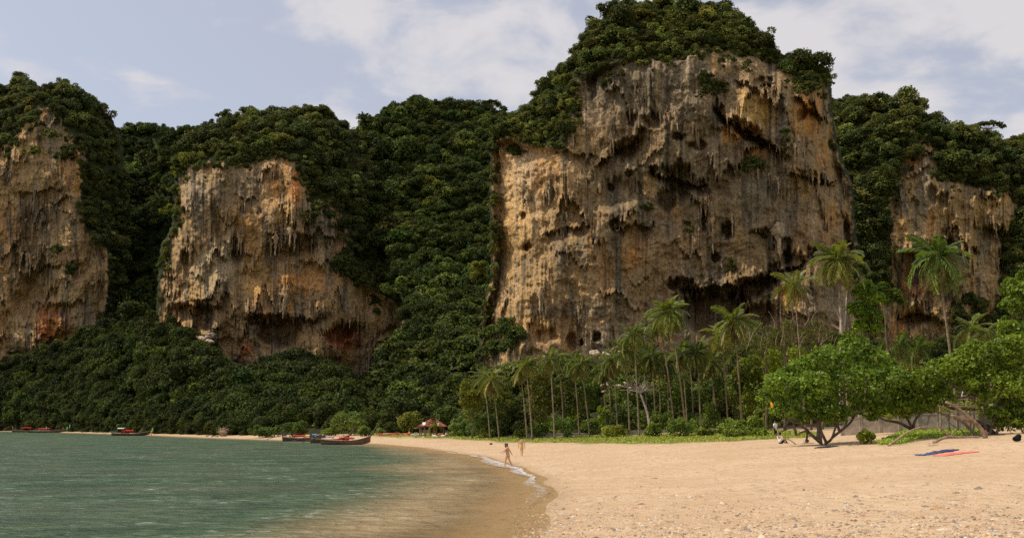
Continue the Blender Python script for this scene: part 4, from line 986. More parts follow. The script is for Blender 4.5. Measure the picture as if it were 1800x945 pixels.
PALMS = [
 (1472, 458, 1484, 606, 104, 54, 'tall coconut palm with yellow nuts rising beside the white dead snag', 24, .2, (1.15, 1.1, .9), 6),
 (1647, 452, 1677, 640, 98, 62, 'tall coconut palm leaning left in front of the right hand cliff', 26, .2, (.8, 1.0, .85), 0),
 (1396, 502, 1410, 640, 108, 42, 'thin pale coconut palm just left of the tallest palms', 17, .14, (1.3, 1.15, 1.0), 0),
 (1176, 548, 1206, 752, 122, 44, 'taller of the twin palms before the dark cave mouth', 22, .16, (1.15, 1.15, .9), 2),
 (1160, 566, 1186, 755, 126, 38, 'shorter left one of the twin palms before the cave mouth', 18, .15, (1.0, 1.05, .9), 0),
 (1291, 566, 1302, 690, 122, 46, 'palm with long ragged fronds at the right end of the cave mouth', 20, .16, (1.1, 1.05, .95), 0),
 (1269, 592, 1278, 700, 128, 38, 'drooping yellowish palm close left of the ragged one', 17, .15, (1.3, 1.15, .9), 0),
 (1114, 588, 1123, 735, 122, 36, 'palm with white nut cluster left of the twin palms', 20, .15, (1.0, 1.05, .9), 2),
 (1100, 616, 1106, 720, 126, 38, 'dense low palm leaning against the one with white nuts', 20, .15, (.95, .95, .85), 0),
 (1078, 632, 1085, 725, 132, 36, 'leftmost palm of the dense clump above the pale rocks', 17, .13, (.95, .95, .85), 0),
 (1226, 620, 1232, 756, 126, 40, 'broad drooping palm in the middle of the grove', 20, .15, (.85, .9, .85), 0),
 (1199, 622, 1208, 742, 132, 32, 'slender palm between the twin palms and the broad one', 15, .12, (.9, .95, .85), 0),
 (1248, 640, 1262, 758, 138, 30, 'dark palm with curving trunk right of the broad one', 14, .12, (.75, .8, .8), 0),
 (967, 632, 975, 762, 128, 30, 'single straight palm with a narrow crown left of centre', 16, .16, (.95, .95, .8), 0),
 (924, 642, 936, 763, 130, 30, 'right one of a pair of slim palms left of the straight one', 17, .15, (.95, .9, .8), 0),
 (914, 650, 927, 762, 133, 28, 'left one of the pair of slim palms', 14, .14, (1.1, 1.0, .8), 0),
 (864, 668, 878, 762, 136, 33, 'pale thin crowned palm above the round bushes', 15, .13, (1.25, 1.1, .95), 0),
 (850, 664, 862, 745, 142, 30, 'dark palm tucked behind the pale thin crowned one', 15, .13, (.8, .85, .8), 0),
 (1021, 642, 1036, 735, 130, 30, 'leaning palm before the fallen pale rocks', 17, .14, (.95, .95, .85), 0),
 (1008, 634, 1018, 720, 136, 28, 'palm with a hanging skirt left of the leaning one', 15, .13, (.8, .85, .8), 0),
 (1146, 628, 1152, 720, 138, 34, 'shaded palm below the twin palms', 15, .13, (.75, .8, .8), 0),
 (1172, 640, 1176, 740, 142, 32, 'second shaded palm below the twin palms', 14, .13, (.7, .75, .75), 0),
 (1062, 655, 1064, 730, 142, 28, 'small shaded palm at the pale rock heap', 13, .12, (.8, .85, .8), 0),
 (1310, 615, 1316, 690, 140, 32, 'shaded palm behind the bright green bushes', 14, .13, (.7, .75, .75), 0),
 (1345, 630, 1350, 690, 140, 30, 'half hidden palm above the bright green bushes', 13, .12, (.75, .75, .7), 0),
 (1580, 608, 1584, 660, 112, 36, 'short fan of palm fronds showing between the two beach trees', 15, .12, (.75, .85, .75), 0),
 (1612, 612, 1614, 660, 116, 34, 'low dark palm left of the leaning palm trunk', 14, .12, (.7, .8, .7), 0),
 (1545, 622, 1548, 660, 118, 30, 'low palm above the crown of the big beach tree', 13, .12, (.8, .85, .75), 0),
 (1708, 578, 1712, 650, 112, 40, 'grey green palm right of the leaning palm trunk', 16, .13, (.9, .9, .85), 0),
 (1735, 586, 1740, 650, 106, 36, 'rightmost palm beside the tall tree at the photo edge', 15, .13, (.85, .9, .8), 0),
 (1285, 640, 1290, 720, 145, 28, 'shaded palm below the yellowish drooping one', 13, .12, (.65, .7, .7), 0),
 (1325, 585, 1332, 660, 150, 30, 'faint palm before the right wall of the cave', 13, .12, (.8, .8, .75), 0),
]
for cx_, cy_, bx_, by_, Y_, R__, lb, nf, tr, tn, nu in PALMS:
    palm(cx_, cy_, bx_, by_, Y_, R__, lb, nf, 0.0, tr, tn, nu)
# the little palm in front of the beach hut
def grove_trunks():
    for x, y0, y1, Y in ((1136, 655, 756, 140), (1160, 668, 760, 143), (1218, 650, 758, 140), (1255, 664, 760, 142), (1072, 672, 740, 140), (1293, 655, 740, 140), (990, 672, 760, 140)):
        z = slope_z(x, Y); a = Vector(at(x, 747, Y)); a.z = z - .2; b = Vector(at(x - random.uniform(2, 8), y0 - 30, Y))
        o = empty('coconut_palm', a, 'dark slim palm deep in the shade of the grove', 'palm tree', 'coconut palms deep in the grove')
        MB().tube(curve_pts([(0, 0, 0), (b - a) * .5 + Vector((.2, 0, 0)), b - a], 5), [.13 * (1 - .03 * i) for i in range(11)], 6).build('trunk', M['palm_trunk'], o, True)
        for k in range(14):
            f_ = link('frond', random.choice(FRONDS), None, o); f_.location = b - a
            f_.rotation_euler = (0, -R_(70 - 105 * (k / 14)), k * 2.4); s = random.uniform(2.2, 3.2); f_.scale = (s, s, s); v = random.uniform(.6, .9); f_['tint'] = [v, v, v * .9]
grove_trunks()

# ------------------------------------------------------------------ broadleaf trees and bushes near the beach
def wtube(o, pts, r0, r1, name='branch', mat=None, n=6, wob=.06):
    P = curve_pts([Vector(p) - o.location for p in pts], 5)
    return MB().tube(P, [r0 + (r1 - r0) * i / (len(P) - 1) for i in range(len(P))], n, wob).build(name, mat or M['bark'], o, True)
def pxl(pts, Y): return [Vector(at(x, y, Y + (rest[0] if rest else 0))) for x, y, *rest in pts]
def tree(name, label, cat, base, Y, lobes, n, leaf, mat, tn=(1, 1, 1), stems=(), stem_w=5, auto=True, depth=1.0, seed=0, asp=.62, group=None, tone=(.5, .3), rough=.3):
    """lobes: (px, py, r px[, depth offset m]) of the crown; stems: pixel polylines"""
    o = empty(name, base, label, cat, group)
    r = np.random.default_rng(seed + 50); W = []
    m = Y / FPX
    for l in lobes:
        dy = l[3] if len(l) > 3 else r.uniform(-1, 1) * l[2] * m * 0.8 * depth
        c = at(l[0], l[1], Y + dy); rad = l[2] * m
        # every bough breaks up into smaller sprays of leaves
        W.append((c[0], c[1], c[2], rad * .80))
        for k in range(7):
            d = r.normal(size=3); d /= np.linalg.norm(d); d[2] = abs(d[2]) * .9 - .25
            W.append((c[0] + d[0] * rad * .72, c[1] + d[1] * rad * .72, c[2] + d[2] * rad * .72, rad * r.uniform(.28, .48)))
    W2 = [(w_[0] - base[0], w_[1] - base[1], w_[2] - base[2], w_[3]) for w_ in W]
    cr = leaf_cloud('crown', W2, n, leaf, mat, asp, .7, seed, rough, .45, .35, tone, parent=o); cr['tint'] = list(tn)
    for s in stems:
        wtube(o, pxl(s, Y), stem_w * m, stem_w * m * .45, 'branch')
    if auto:
        top = Vector(np.mean([w_[:3] for w_ in W], 0)); b0 = Vector(base)
        fork = b0 + (top - b0) * .55
        wtube(o, [b0 - Vector((0, 0, .3)), b0 + (fork - b0) * .5 + Vector((.15, 0, 0)), fork], stem_w * m * 1.2, stem_w * m * .7, 'trunk')
        for l in W[::8]:
            e = Vector(l[:3]); wtube(o, [fork, (fork + e) * .5 + Vector((0, 0, -.2)), e], stem_w * m * .6, stem_w * m * .15, 'branch', None, 5)
    return o
def gp(x, y): return ground(x, y)
b1_ = gp(1449, 783)
Y1 = b1_.y
tree('beach_tree', 'broad spreading beach tree with many low stems above the sand', 'tree', b1_, Y1 + 1.5,
     [(1352, 700, 26), (1372, 676, 36), (1408, 655, 40), (1450, 636, 42), (1498, 622, 40), (1540, 636, 38), (1572, 668, 38), (1545, 690, 44), (1500, 672, 52), (1450, 690, 48), (1405, 706, 40), (1374, 722, 24), (1470, 725, 26), (1440, 712, 30), (1520, 712, 30), (1575, 705, 24), (1425, 680, 40), (1492, 728, 16), (1555, 716, 24), (1600, 700, 22), (1395, 722, 14), (1412, 734, 16), (1456, 736, 18), (1480, 740, 13), (1436, 728, 18), (1535, 732, 14)],
     30000, 0.29, M['glossy'], (.85, 1.1, .9), [[(1449, 784), (1435, 772), (1420, 760), (1412, 758), (1403, 763)], [(1436, 771), (1425, 762), (1415, 752), (1395, 750), (1375, 757), (1362, 764)], [(1443, 778), (1440, 753), (1425, 747), (1408, 744), (1392, 740), (1380, 728)],
      [(1437, 772), (1438, 742), (1430, 712)], [(1452, 776), (1443, 755), (1440, 728), (1452, 700)], [(1463, 768), (1480, 755), (1495, 742), (1506, 726), (1530, 700)], [(1476, 758), (1470, 738), (1468, 715), (1490, 685)], [(1400, 765), (1396, 750), (1392, 735), (1380, 712)], [(1450, 780), (1462, 770), (1472, 745), (1500, 715)], [(1420, 772), (1417, 776), (1419, 764), (1416, 756)]], 2.6, False, 1.0, 1)
b2_ = gp(1738, 766)
tree('beach_tree', 'large leafy beach tree at the right edge over the leaning dead trunks', 'tree', b2_, b2_.y + 1.0,
     [(1600, 690, 26), (1622, 668, 30), (1655, 650, 32), (1690, 640, 34), (1730, 622, 36), (1772, 615, 40), (1815, 620, 44), (1640, 690, 34), (1592, 712, 18), (1700, 672, 38), (1750, 665, 44), (1800, 675, 48), (1662, 700, 22), (1780, 720, 40), (1820, 735, 40), (1750, 728, 22), (1720, 695, 26), (1615, 708, 20), (1575, 716, 14), (1775, 742, 24), (1812, 748, 28), (1756, 748, 14), (1640, 712, 16)],
     26000, 0.31, M['glossy'], (.95, 1.12, .85), [[(1736, 768), (1730, 745), (1722, 715), (1700, 690), (1660, 668)], [(1738, 768), (1746, 740), (1752, 705), (1772, 660)], [(1750, 766), (1757, 745), (1760, 720), (1800, 680)], [(1660, 706), (1690, 698), (1730, 695), (1760, 682)]], 2.6, False, 1.0, 2)
tree('beach_tree', 'yellowish small beach tree between the two broad ones by the wall', 'tree', gp(1606, 762), gp(1606, 762).y + 3,
     [(1565, 726, 18), (1545, 720, 16), (1590, 724, 20), (1612, 718, 20), (1578, 708, 20), (1636, 712, 18), (1552, 704, 18), (1605, 702, 18), (1530, 730, 12)], 7500, .27, M['glossy'], (1.35, 1.3, .75), [[(1604, 762), (1600, 745), (1592, 732), (1580, 722)], [(1600, 752), (1578, 742), (1555, 738), (1540, 728)], [(1604, 760), (1608, 740), (1620, 722)]], 3.0, False, .8, 3)
def bush(x, y, rx, ry, label, n, leaf=.3, mat='bush', tn=(1, 1, 1), Y=None, name='beach_bush', seed=None, cat='bush', group=None, z=None, asp=.6):
    seed = int(x * 7 + y) if seed is None else seed
    b = gp(x, y + ry) if Y is None else None
    if b is None:
        p = at(x, y + ry, Y); b = Vector((p[0], p[1], slope_z(x, Y)))
    m = b.y / FPX; r = np.random.default_rng(seed)
    o = empty(name, b, label, cat, group)
    cz = float(at(x, y, b.y)[2]) - b.z
    W = [(0, 0, cz * .8, rx * m * .8, rx * m * .65, max(.3, ry * m * .9))]
    for k in range(13):
        a = r.uniform(0, 6.28); e = r.uniform(-.5, 1); q = r.uniform(.6, .95); s = r.uniform(.25, .48) * min(rx, ry * 1.4) * m
        W.append((q * rx * m * math.cos(a) * (1 - .45 * abs(e)), q * rx * m * math.sin(a) * .8, max(s * .5, cz + e * ry * m * .85), s, s, s * .85))
    c = leaf_cloud('foliage', W, n, leaf, M[mat], asp, .75, seed, .35, .35, .4, (.5, .28), parent=o); c['tint'] = list(tn)
    for k in range(4):
        a = r.uniform(0, 6.28); e = Vector((math.cos(a) * rx * m * .5, math.sin(a) * rx * m * .4, cz * .8)); wtube(o, [b, b + e * .5 + Vector((0, 0, .1)), b + e], .045 + .0015 * rx * m, .02, 'stem', None, 5)
    return o
B = [
 (615, 745, 34, 20, 'pale green leafy bush above the moored boats', 3400, .45, 'bush', (1.0, 1.1, 1.1), None),
 (565, 742, 18, 17, 'grey green thin bush left of the pale green one above the boats', 1500, .4, 'bush', (.8, .9, .95), None),
 (580, 758, 20, 8, 'low bright shrubs along the top of the beach behind the boats', 1500, .4, 'bush', (1.0, 1.15, .9), None),
 (640, 758, 18, 8, 'low leafy shrub at the right end of the boats', 1300, .4, 'bush', (1.0, 1.15, .9), None),
 (668, 759, 8, 6, 'tiny shrub alone left of the kayaks', 500, .35, 'bush', (.9, 1.1, .9), None),
 (720, 743, 24, 18, 'rounded yellow green tree beside the red roofed hut', 2800, .4, 'bush', (1.25, 1.1, .8), None),
 (808, 752, 18, 15, 'small round bush right of the red roofed hut', 1700, .36, 'bush', (.95, 1.1, 1.0), None),
 (845, 750, 28, 20, 'dark dense sea bush in front of the pale thin palm', 3200, .36, 'bush', (.75, .95, .95), None),
 (893, 746, 28, 22, 'largest dark round sea bush left of the slim palms', 3200, .36, 'bush', (.7, .9, .9), None),
 (862, 762, 20, 8, 'low lighter bush at the grass edge before the dark sea bushes', 1200, .32, 'bush', (1.2, 1.15, .9), None),
 (915, 762, 13, 8, 'small yellowish shrub on the grass behind the walking man', 900, .3, 'bush', (1.3, 1.2, .9), None),
 (970, 761, 14, 8, 'small shrub on the grass at the foot of the straight palm', 900, .3, 'bush', (1.3, 1.2, .9), None),
 (998, 764, 9, 6, 'dark green shrublet on the grass right of the straight palm', 600, .28, 'bush', (.9, 1.1, .8), None),
 (1018, 738, 20, 20, 'bright yellow green young tree behind the grass', 2400, .34, 'glossy', (1.6, 1.5, .9), None),
 (1062, 735, 16, 22, 'bright green young tree left of the big grey green bush', 1900, .34, 'glossy', (1.3, 1.4, .9), None),
 (1098, 732, 30, 30, 'large grey green bush in the middle of the grove front', 3600, .36, 'bush', (.8, .95, .95), None),
 (1128, 743, 16, 18, 'smaller grey green bush close right of the large one', 1600, .36, 'bush', (.9, 1.0, .9), None),
 (1078, 758, 26, 11, 'low bright yellow green bush on the grass', 2200, .28, 'bush', (1.5, 1.4, .8), None),
 (1150, 756, 18, 12, 'leafy low bush between the yellow green bush and the fine leaved one', 1500, .3, 'bush', (1.1, 1.2, .9), None),
 (1198, 752, 32, 16, 'fine leaved wide bush below the twin palms', 3600, .24, 'bush', (.95, 1.1, .85), None),
 (945, 755, 22, 10, 'low dark bush in front of the slim pair of palms', 1500, .32, 'bush', (.8, .95, .8), 137),
 (1045, 748, 24, 14, 'leafy undergrowth bush behind the yellow green bush on the grass', 1900, .32, 'bush', (.95, 1.1, .8), 136),
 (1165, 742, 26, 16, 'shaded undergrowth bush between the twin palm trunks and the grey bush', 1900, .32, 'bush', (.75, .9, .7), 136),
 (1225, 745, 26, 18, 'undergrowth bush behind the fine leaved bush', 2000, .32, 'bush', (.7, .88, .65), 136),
 (1248, 735, 20, 24, 'tall leafy undergrowth left of the rounded bright tree', 1900, .32, 'bush', (.8, 1.0, .7), 134),
 (985, 745, 24, 18, 'dark leafy undergrowth right of the straight palm trunk', 1800, .34, 'bush', (.8, 1.0, .7), 140),
 (1185, 690, 34, 30, 'olive leafy tree low behind the twin palm trunks', 2600, .38, 'bush', (.7, .8, .55), 146),
 (1128, 690, 26, 26, 'olive leafy tree right of the leafless pale tree', 2000, .38, 'bush', (.65, .75, .5), 148),
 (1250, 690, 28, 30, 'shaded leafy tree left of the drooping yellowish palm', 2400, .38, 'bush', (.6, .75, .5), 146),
 (1271, 706, 28, 26, 'bright green rounded tree right of the palm grove', 3600, .36, 'glossy', (1.25, 1.35, .8), None),
 (1276, 752, 26, 13, 'bright low bush under the rounded bright tree', 2000, .3, 'bush', (1.15, 1.3, .8), None),
 (1318, 750, 28, 16, 'wide light green bush left of the person in white', 2600, .3, 'bush', (1.1, 1.2, .8), None),
 (1342, 738, 20, 20, 'light olive bush touching the left of the broad beach tree', 2000, .3, 'bush', (1.1, 1.1, .8), None),
 (1240, 759, 22, 8, 'low bright shrub on the grass below the rounded bright tree', 1300, .26, 'bush', (1.2, 1.25, .8), None),
 (1296, 760, 28, 9, 'wide low bright shrub on the grass left of the person in white', 1700, .26, 'bush', (1.25, 1.3, .8), None),
 (1338, 761, 16, 8, 'small bright shrub close left of the person in white', 900, .26, 'bush', (1.2, 1.3, .8), None),
 (470, 757, 34, 11, 'dark spreading shrub at the back of the beach left of the three boats', 2200, .5, 'bush', (.45, .6, .45), None),
 (520, 754, 28, 13, 'dark leafy shrub on the bank behind the rear boat', 2000, .5, 'bush', (.5, .65, .5), None),
 (820, 756, 20, 12, 'dark bush filling the corner between the hut and the sea bushes', 1500, .36, 'bush', (.6, .75, .6), None),
 (1522, 768, 16, 12, 'fresh green shrub on the sand right of the stems of the broad tree', 1500, .24, 'glossy', (1.3, 1.3, .9), None),
 (1300, 690, 28, 36, 'olive leafy tree behind the rounded bright tree', 3200, .36, 'bush', (.8, .85, .7), 133),
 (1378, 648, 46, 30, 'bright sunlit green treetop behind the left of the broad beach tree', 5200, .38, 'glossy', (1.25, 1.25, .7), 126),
 (1328, 660, 30, 40, 'leafy tree of medium green between the palms and the sunlit treetop', 3600, .38, 'glossy', (.95, .95, .7), 131),
 (1335, 715, 30, 30, 'medium green leafy bush under the sunlit treetop', 3600, .34, 'glossy', (1.05, 1.05, .75), 129),
 (950, 700, 30, 44, 'olive brown thinly leaved tree behind the slim palms', 3000, .38, 'bush', (.72, .62, .45), 142),
 (1000, 705, 26, 40, 'second thinly leaved brownish tree by the straight palm', 2600, .38, 'bush', (.62, .58, .42), 144),
 (830, 700, 26, 32, 'yellow green airy tree left of the pale thin palm', 3200, .38, 'bush', (1.05, .95, .55), 150),
 (880, 700, 26, 36, 'olive tree behind the pale thin palm', 2600, .38, 'bush', (.7, .68, .5), 150),
 (1030, 690, 28, 34, 'dark green tree behind the leaning palm', 2800, .38, 'bush', (.75, .9, .6), 146),
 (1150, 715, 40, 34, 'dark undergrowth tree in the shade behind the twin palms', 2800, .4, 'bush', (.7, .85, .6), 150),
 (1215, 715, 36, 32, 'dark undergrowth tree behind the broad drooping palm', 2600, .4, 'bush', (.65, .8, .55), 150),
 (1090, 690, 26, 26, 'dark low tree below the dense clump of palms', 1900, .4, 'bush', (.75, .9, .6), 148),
 (1785, 600, 26, 40, 'leafy green tree at the right edge of the photo below the taller one', 3600, .36, 'glossy', (1.0, 1.15, .8), 84),
 (1775, 690, 40, 30, 'dense greenery behind the large tree at the right edge', 2600, .36, 'glossy', (.8, .9, .7), 88),
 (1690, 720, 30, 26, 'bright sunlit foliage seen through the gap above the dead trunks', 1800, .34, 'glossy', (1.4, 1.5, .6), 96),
 (1500, 600, 26, 16, 'dark green bush at the foot of the tall dense tree', 1700, .34, 'glossy', (.7, .85, .7), 100),
]
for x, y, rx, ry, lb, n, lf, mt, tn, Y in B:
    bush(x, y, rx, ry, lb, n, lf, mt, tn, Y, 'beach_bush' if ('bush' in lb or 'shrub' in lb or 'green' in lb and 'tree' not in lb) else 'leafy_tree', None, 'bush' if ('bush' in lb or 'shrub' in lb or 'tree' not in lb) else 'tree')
def ztree(x, Y): p = at(x, 747, Y); return Vector((p[0], p[1], slope_z(x, Y)))
tree('dense_tree', 'tall dense dark green tree right of the white dead snag', 'tree', ztree(1518, 106), 106,
     [(1515, 515, 22), (1535, 525, 20), (1508, 545, 22), (1530, 555, 24), (1512, 575, 20), (1540, 578, 18), (1524, 500, 14)], 7500, .36, M['glossy'], (1.0, 1.3, .8), [], 3.2, True, .8, 11)
tree('dense_tree', 'darker flat topped tree touching the tall dense tree on its right', 'tree', ztree(1552, 110), 110,
     [(1552, 508, 16), (1570, 520, 18), (1560, 530, 14), (1582, 530, 10)], 2600, .34, M['glossy'], (.5, .62, .5), [], 2.4, True, .8, 12)
tree('dense_tree', 'tall leafy tree cut by the right edge of the photo', 'tree', ztree(1790, 92), 92,
     [(1790, 510, 26), (1800, 545, 30), (1775, 535, 18), (1778, 500, 16), (1805, 485, 20), (1770, 565, 16), (1800, 580, 26)], 7000, .34, M['glossy'], (.8, 1.0, .75), [], 2.8, True, .8, 13)
for k, (x, y, s_, nl, lb) in enumerate(((1345, 600, 34, 1900, 'thin grey scrub tree with bare twigs before the cave wall'), (1378, 590, 30, 1500, 'sparse scrub tree left of the thin pale palm trunk'), (1425, 590, 30, 1700, 'bare twigged scrub tree right of the thin pale palm trunk'), (1445, 620, 22, 1300, 'low sparse scrub tree left of the white snag'))):
    o = tree('scrub_tree', lb, 'tree', ztree(x, 112 + k * 2), 112 + k * 2, [(x - s_ * .4, y, s_ * .6), (x + s_ * .4, y - 6, s_ * .6), (x, y + 14, s_ * .7), (x + 5, y - 20, s_ * .45)], nl, .26, M['bush'], (.62, .6, .42), [], 1.9, True, .8, 20 + k)
    bb = ztree(x, 112 + k * 2); rn = random.Random(k)
    for q in range(9):
        c = Vector(at(x + rn.uniform(-s_, s_), y + rn.uniform(-25, 30), 111 + k * 2 + rn.uniform(-1, 1))); wtube(o, [c, c + Vector((rn.uniform(-.6, .6), 0, 1.0)), c + Vector((rn.uniform(-1.6, 1.6), 0, 2.2))], .05, .02, 'branch', M['driftwood'], 4)
# leafless tree in the grove
ob = ztree(1143, 128); o = empty('bare_tree', ob, 'leafless pale tree with a fan of twigs inside the palm grove', 'tree')
tp = Vector(at(1125, 690, 128)); wtube(o, [ob, (ob + tp) * .5 + Vector((.3, 0, 0)), tp], .22, .12, 'trunk', M['snag'])
for k in range(16):
    a = R_(-75 + 150 * k / 15); l = random.uniform(1.8, 3.6); e = tp + Vector((math.sin(a) * l, random.uniform(-.8, .8), math.cos(a) * l * .8 - .2)); wtube(o, [tp, (tp + e) * .5 + Vector((0, 0, .2)), e], .06, .02, 'branch', M['snag'], 4)
# white dead snag
ob = ztree(1478, 107); o = empty('dead_snag', ob, 'bare white dead tree trunk with broken arms below the tall palm', 'dead tree')
for j, (pts, a, b) in enumerate(([[(1478, 600), (1479, 570), (1477, 545), (1476, 536)], .26, .12], [[(1480, 590), (1486, 560), (1488, 530), (1490, 500)], .2, .07], [[(1486, 560), (1491, 535), (1494, 515)], .1, .05], [[(1478, 580), (1470, 575), (1461, 569)], .1, .05], [[(1478, 562), (1472, 550), (1466, 540)], .1, .05], [[(1482, 592), (1490, 582), (1492, 576)], .09, .06], [[(1480, 575), (1482, 556), (1480, 542)], .13, .06])):
    P = pxl(pts, 107)
    if j == 0: P = [ob] + P
    wtube(o, P, a, b, 'trunk' if j == 0 else 'branch', M['snag'])
# dark spires of young casuarinas
for k, (x, y) in enumerate(((849, 630), (858, 634), (867, 637), (888, 632))):
    b = ztree(x, 165); tp = at(x, y, 165); o = empty('conifer', b, ('left most pointed', 'second pointed', 'third pointed', 'separate right hand pointed')[k] + ' dark conifer spire before the cliff foot', 'tree', 'conifer spires at the cliff foot')
    h = tp[2] - b.z; W = [(random.uniform(-.2, .2), random.uniform(-.2, .2), h * (.35 + .65 * q), .12 + 1.4 * (1 - q)) for q in np.linspace(0, .98, 10)]
    c = leaf_cloud('crown', W, 1100, .34, M['jungle'], .4, .6, k, .3, .2, parent=o); c['tint'] = [.95, 1.05, .7]
    MB().tube([(0, 0, -.2), (0, 0, h * .5), (0, 0, h * .95)], [.2, .12, .04], 6).build('trunk', M['bark'], o, True)
# umbrella shaped trees on the right skyline and thin ones on the saddle
for k, (x, y, w_, key, lb) in enumerate(((1737, 216, 26, 'm4', 'umbrella crowned tree standing free on the right skyline'), (1703, 222, 15, 'm4', 'smaller flat crowned tree left of the umbrella tree on the skyline'), (832, 180, 13, 'h2', 'thin trunked skyline tree on the saddle'), (862, 178, 15, 'h2', 'loose crowned skyline tree at the right end of the saddle'))):
    Y = float(look(key, 'Y', x, y + 30)) + 4; b = Vector(at(x + 3, y + 34, Y)); m = Y / FPX
    o = empty('skyline_tree', b, lb, 'tree')
    fork = Vector(at(x, y + 12, Y)); wtube(o, [b, (b + fork) * .5 + Vector((.4, 0, 0)), fork], .5, .3, 'trunk')
    W = []
    for q in range(9):
        e = Vector(at(x + w_ * (q / 4 - 1), y + 7 * abs(q / 4 - 1)**2 + random.uniform(-2, 2), Y + random.uniform(-3, 3))); W.append((e.x - b.x, e.y - b.y, e.z - b.z, w_ * m * .24, w_ * m * .24, w_ * m * .15)); wtube(o, [fork, (fork + e) * .5, e], .18, .06, 'branch', None, 4)
    c = leaf_cloud('crown', W, 1100, .9, M['jungle'], .6, .6, 60 + k, .3, .2, parent=o); c['tint'] = [.75, .75, .85]

# ------------------------------------------------------------------ ground cover, pebbles
def px_samples(poly, n, seed):
    r = np.random.default_rng(seed); p = np.array(poly, float); lo, hi = p.min(0), p.max(0)
    q = lo + r.random((n * 3, 2)) * (hi - lo)
    w = 5 * perlin(q[:, 0] / 16, q[:, 1] / 3.0, seed)
    return q[sdist(q, p) + w * .5 > -.6][:n]
def cover(name, poly, n, seed, size, tn, up=.9):
    q = px_samples(poly, n, seed); P = grounds(q[:, 0], q[:, 1]); c = len(P); r = np.random.default_rng(seed)
    nn = r.normal(size=(c, 3)) * .7 + np.array((0, -.3, .5)); nn /= np.linalg.norm(nn, axis=1)[:, None]
    t = np.cross(nn, r.normal(size=(c, 3))); t /= np.linalg.norm(t, axis=1)[:, None]; b = np.cross(nn, t); s = size * (.5 + r.random(c))[:, None]
    P = P + np.array((0, 0, 1)) * (s * .3 + r.random((c, 1)) * up * size)
    V = np.stack([P - t * s * .5, P + b * s * .28, P + t * s * .5, P - b * s * .28], 1).reshape(-1, 3)
    o = link(name, mesh_np(name, V, np.arange(c * 4).reshape(c, 4), np.repeat(np.clip(r.normal(.5, .3, c), 0, 1), 4)[:, None] * np.ones(3)), M['grass']); o['tint'] = list(tn)
    return tag(o, kind='stuff')
cover('grass', GRASS_PX, 26000, 3, .22, (1.0, 1.0, .9), .5)
cover('creeping_vines', CREEP_PX, 11000, 4, .19, (.95, 1.1, .8), 1.2)
def pebbles(n, seed):
    r = np.random.default_rng(seed)
    px = r.uniform(900, 1810, n * 2); py = 800 + 150 * r.random(n * 2)**.8
    cl = perlin(px / 60.0, py / 9.0, 4.4) + .5 * perlin(px / 15.0, py / 5.0, 7.7) + .9 * (py - 870) / 75 - .1
    k = cl + r.normal(size=len(px)) * .4 > .25; px, py = px[k][:n], py[k][:n]
    P = grounds(px, py); d = shore_d(P[:, 0], P[:, 1]); P = P[d > -.6]; c = len(P)
    base = np.array([(1, 0, 0), (.3, .95, 0), (-.8, .55, 0), (-.75, -.6, 0), (.35, -.9, 0), (.15, .1, .62)])
    s = .022 * np.exp(r.normal(size=c) * .55); s = np.minimum(s, .11)
    V = base[None] * (1 + .35 * r.normal(size=(c, 6, 1)).clip(-1, 1)) * s[:, None, None] * np.stack([1 + .5 * r.random(c), .8 + .3 * r.random(c), .7 + .6 * r.random(c)], 1)[:, None]
    a = r.random(c) * 6.28; ca, sa = np.cos(a)[:, None], np.sin(a)[:, None]
    V = np.stack([V[..., 0] * ca - V[..., 1] * sa, V[..., 0] * sa + V[..., 1] * ca, V[..., 2]], -1) + P[:, None]
    tri = np.array([(0, 1, 5), (1, 2, 5), (2, 3, 5), (3, 4, 5), (4, 0, 5)])
    F = (np.arange(c)[:, None, None] * 6 + tri[None]).reshape(-1, 3)
    pal = np.array([(.5, .4, .3), (.36, .26, .17), (.2, .14, .09), (.55, .46, .36), (.45, .27, .14), (.28, .22, .17), (.55, .36, .22)])
    col = np.repeat(pal[r.integers(0, 7, c)] * (.8 + .4 * r.random((c, 1))), 6, 0)
    k = NT('pebble'); a_ = k.n('ShaderNodeAttribute', attribute_name='Col').outputs['Color']
    nz = k.noise(k.pos(), 40, 4); cc = k.mix(1.0, a_, k.mix(k.ramp(nz, .3, .7), (.7, .7, .7, 1), (1.2, 1.2, 1.2, 1)), 'MULTIPLY')
    tag(link('pebbles', mesh_np('pebbles', V.reshape(-1, 3), F, col), k.done(k.bsdf(cc, .75, .25))), kind='stuff')
pebbles(13000, 5)

# ------------------------------------------------------------------ driftwood, walls, shelter
def log(label, px_pts, w0, w1, off=0.0, name='driftwood_branch', lift=None, mat='driftwood'):
    b = gp(*px_pts[0]); Y = b.y + off; m = Y / FPX
    o = empty(name, b, label, 'driftwood')
    P = [Vector(at(x, y, Y)) for x, y in px_pts]
    for p in P: p.z = max(p.z, float(H([p.x], [p.y])[0]) + .02)
    wtube(o, P, w0 * m, w1 * m, 'limb', M[mat], 7, .1)
    return o, m, Y
def twig(o, m, Y, px_pts, w0, w1, mat='driftwood', dy=0.0): wtube(o, [Vector(at(x, y, Y + dy)) for x, y in px_pts], w0 * m, w1 * m, 'twig', M[mat], 5, .1)
o, m_, Y_ = log('arched bare driftwood branch standing on the creeper patch', [(1561, 784), (1572, 776), (1585, 766), (1600, 757), (1613, 752), (1630, 750)], 1.9, 1.3)
twig(o, m_, Y_, [(1570, 780), (1579, 771), (1592, 762)], 1.1, .8); twig(o, m_, Y_, [(1613, 752), (1622, 753), (1630, 754)], 1.4, 1.6)
o, m_, Y_ = log('thick fallen driftwood log lying below the leaning trunks', [(1641, 779), (1652, 772), (1668, 767), (1690, 768), (1722, 767)], 2.8, 1.6)
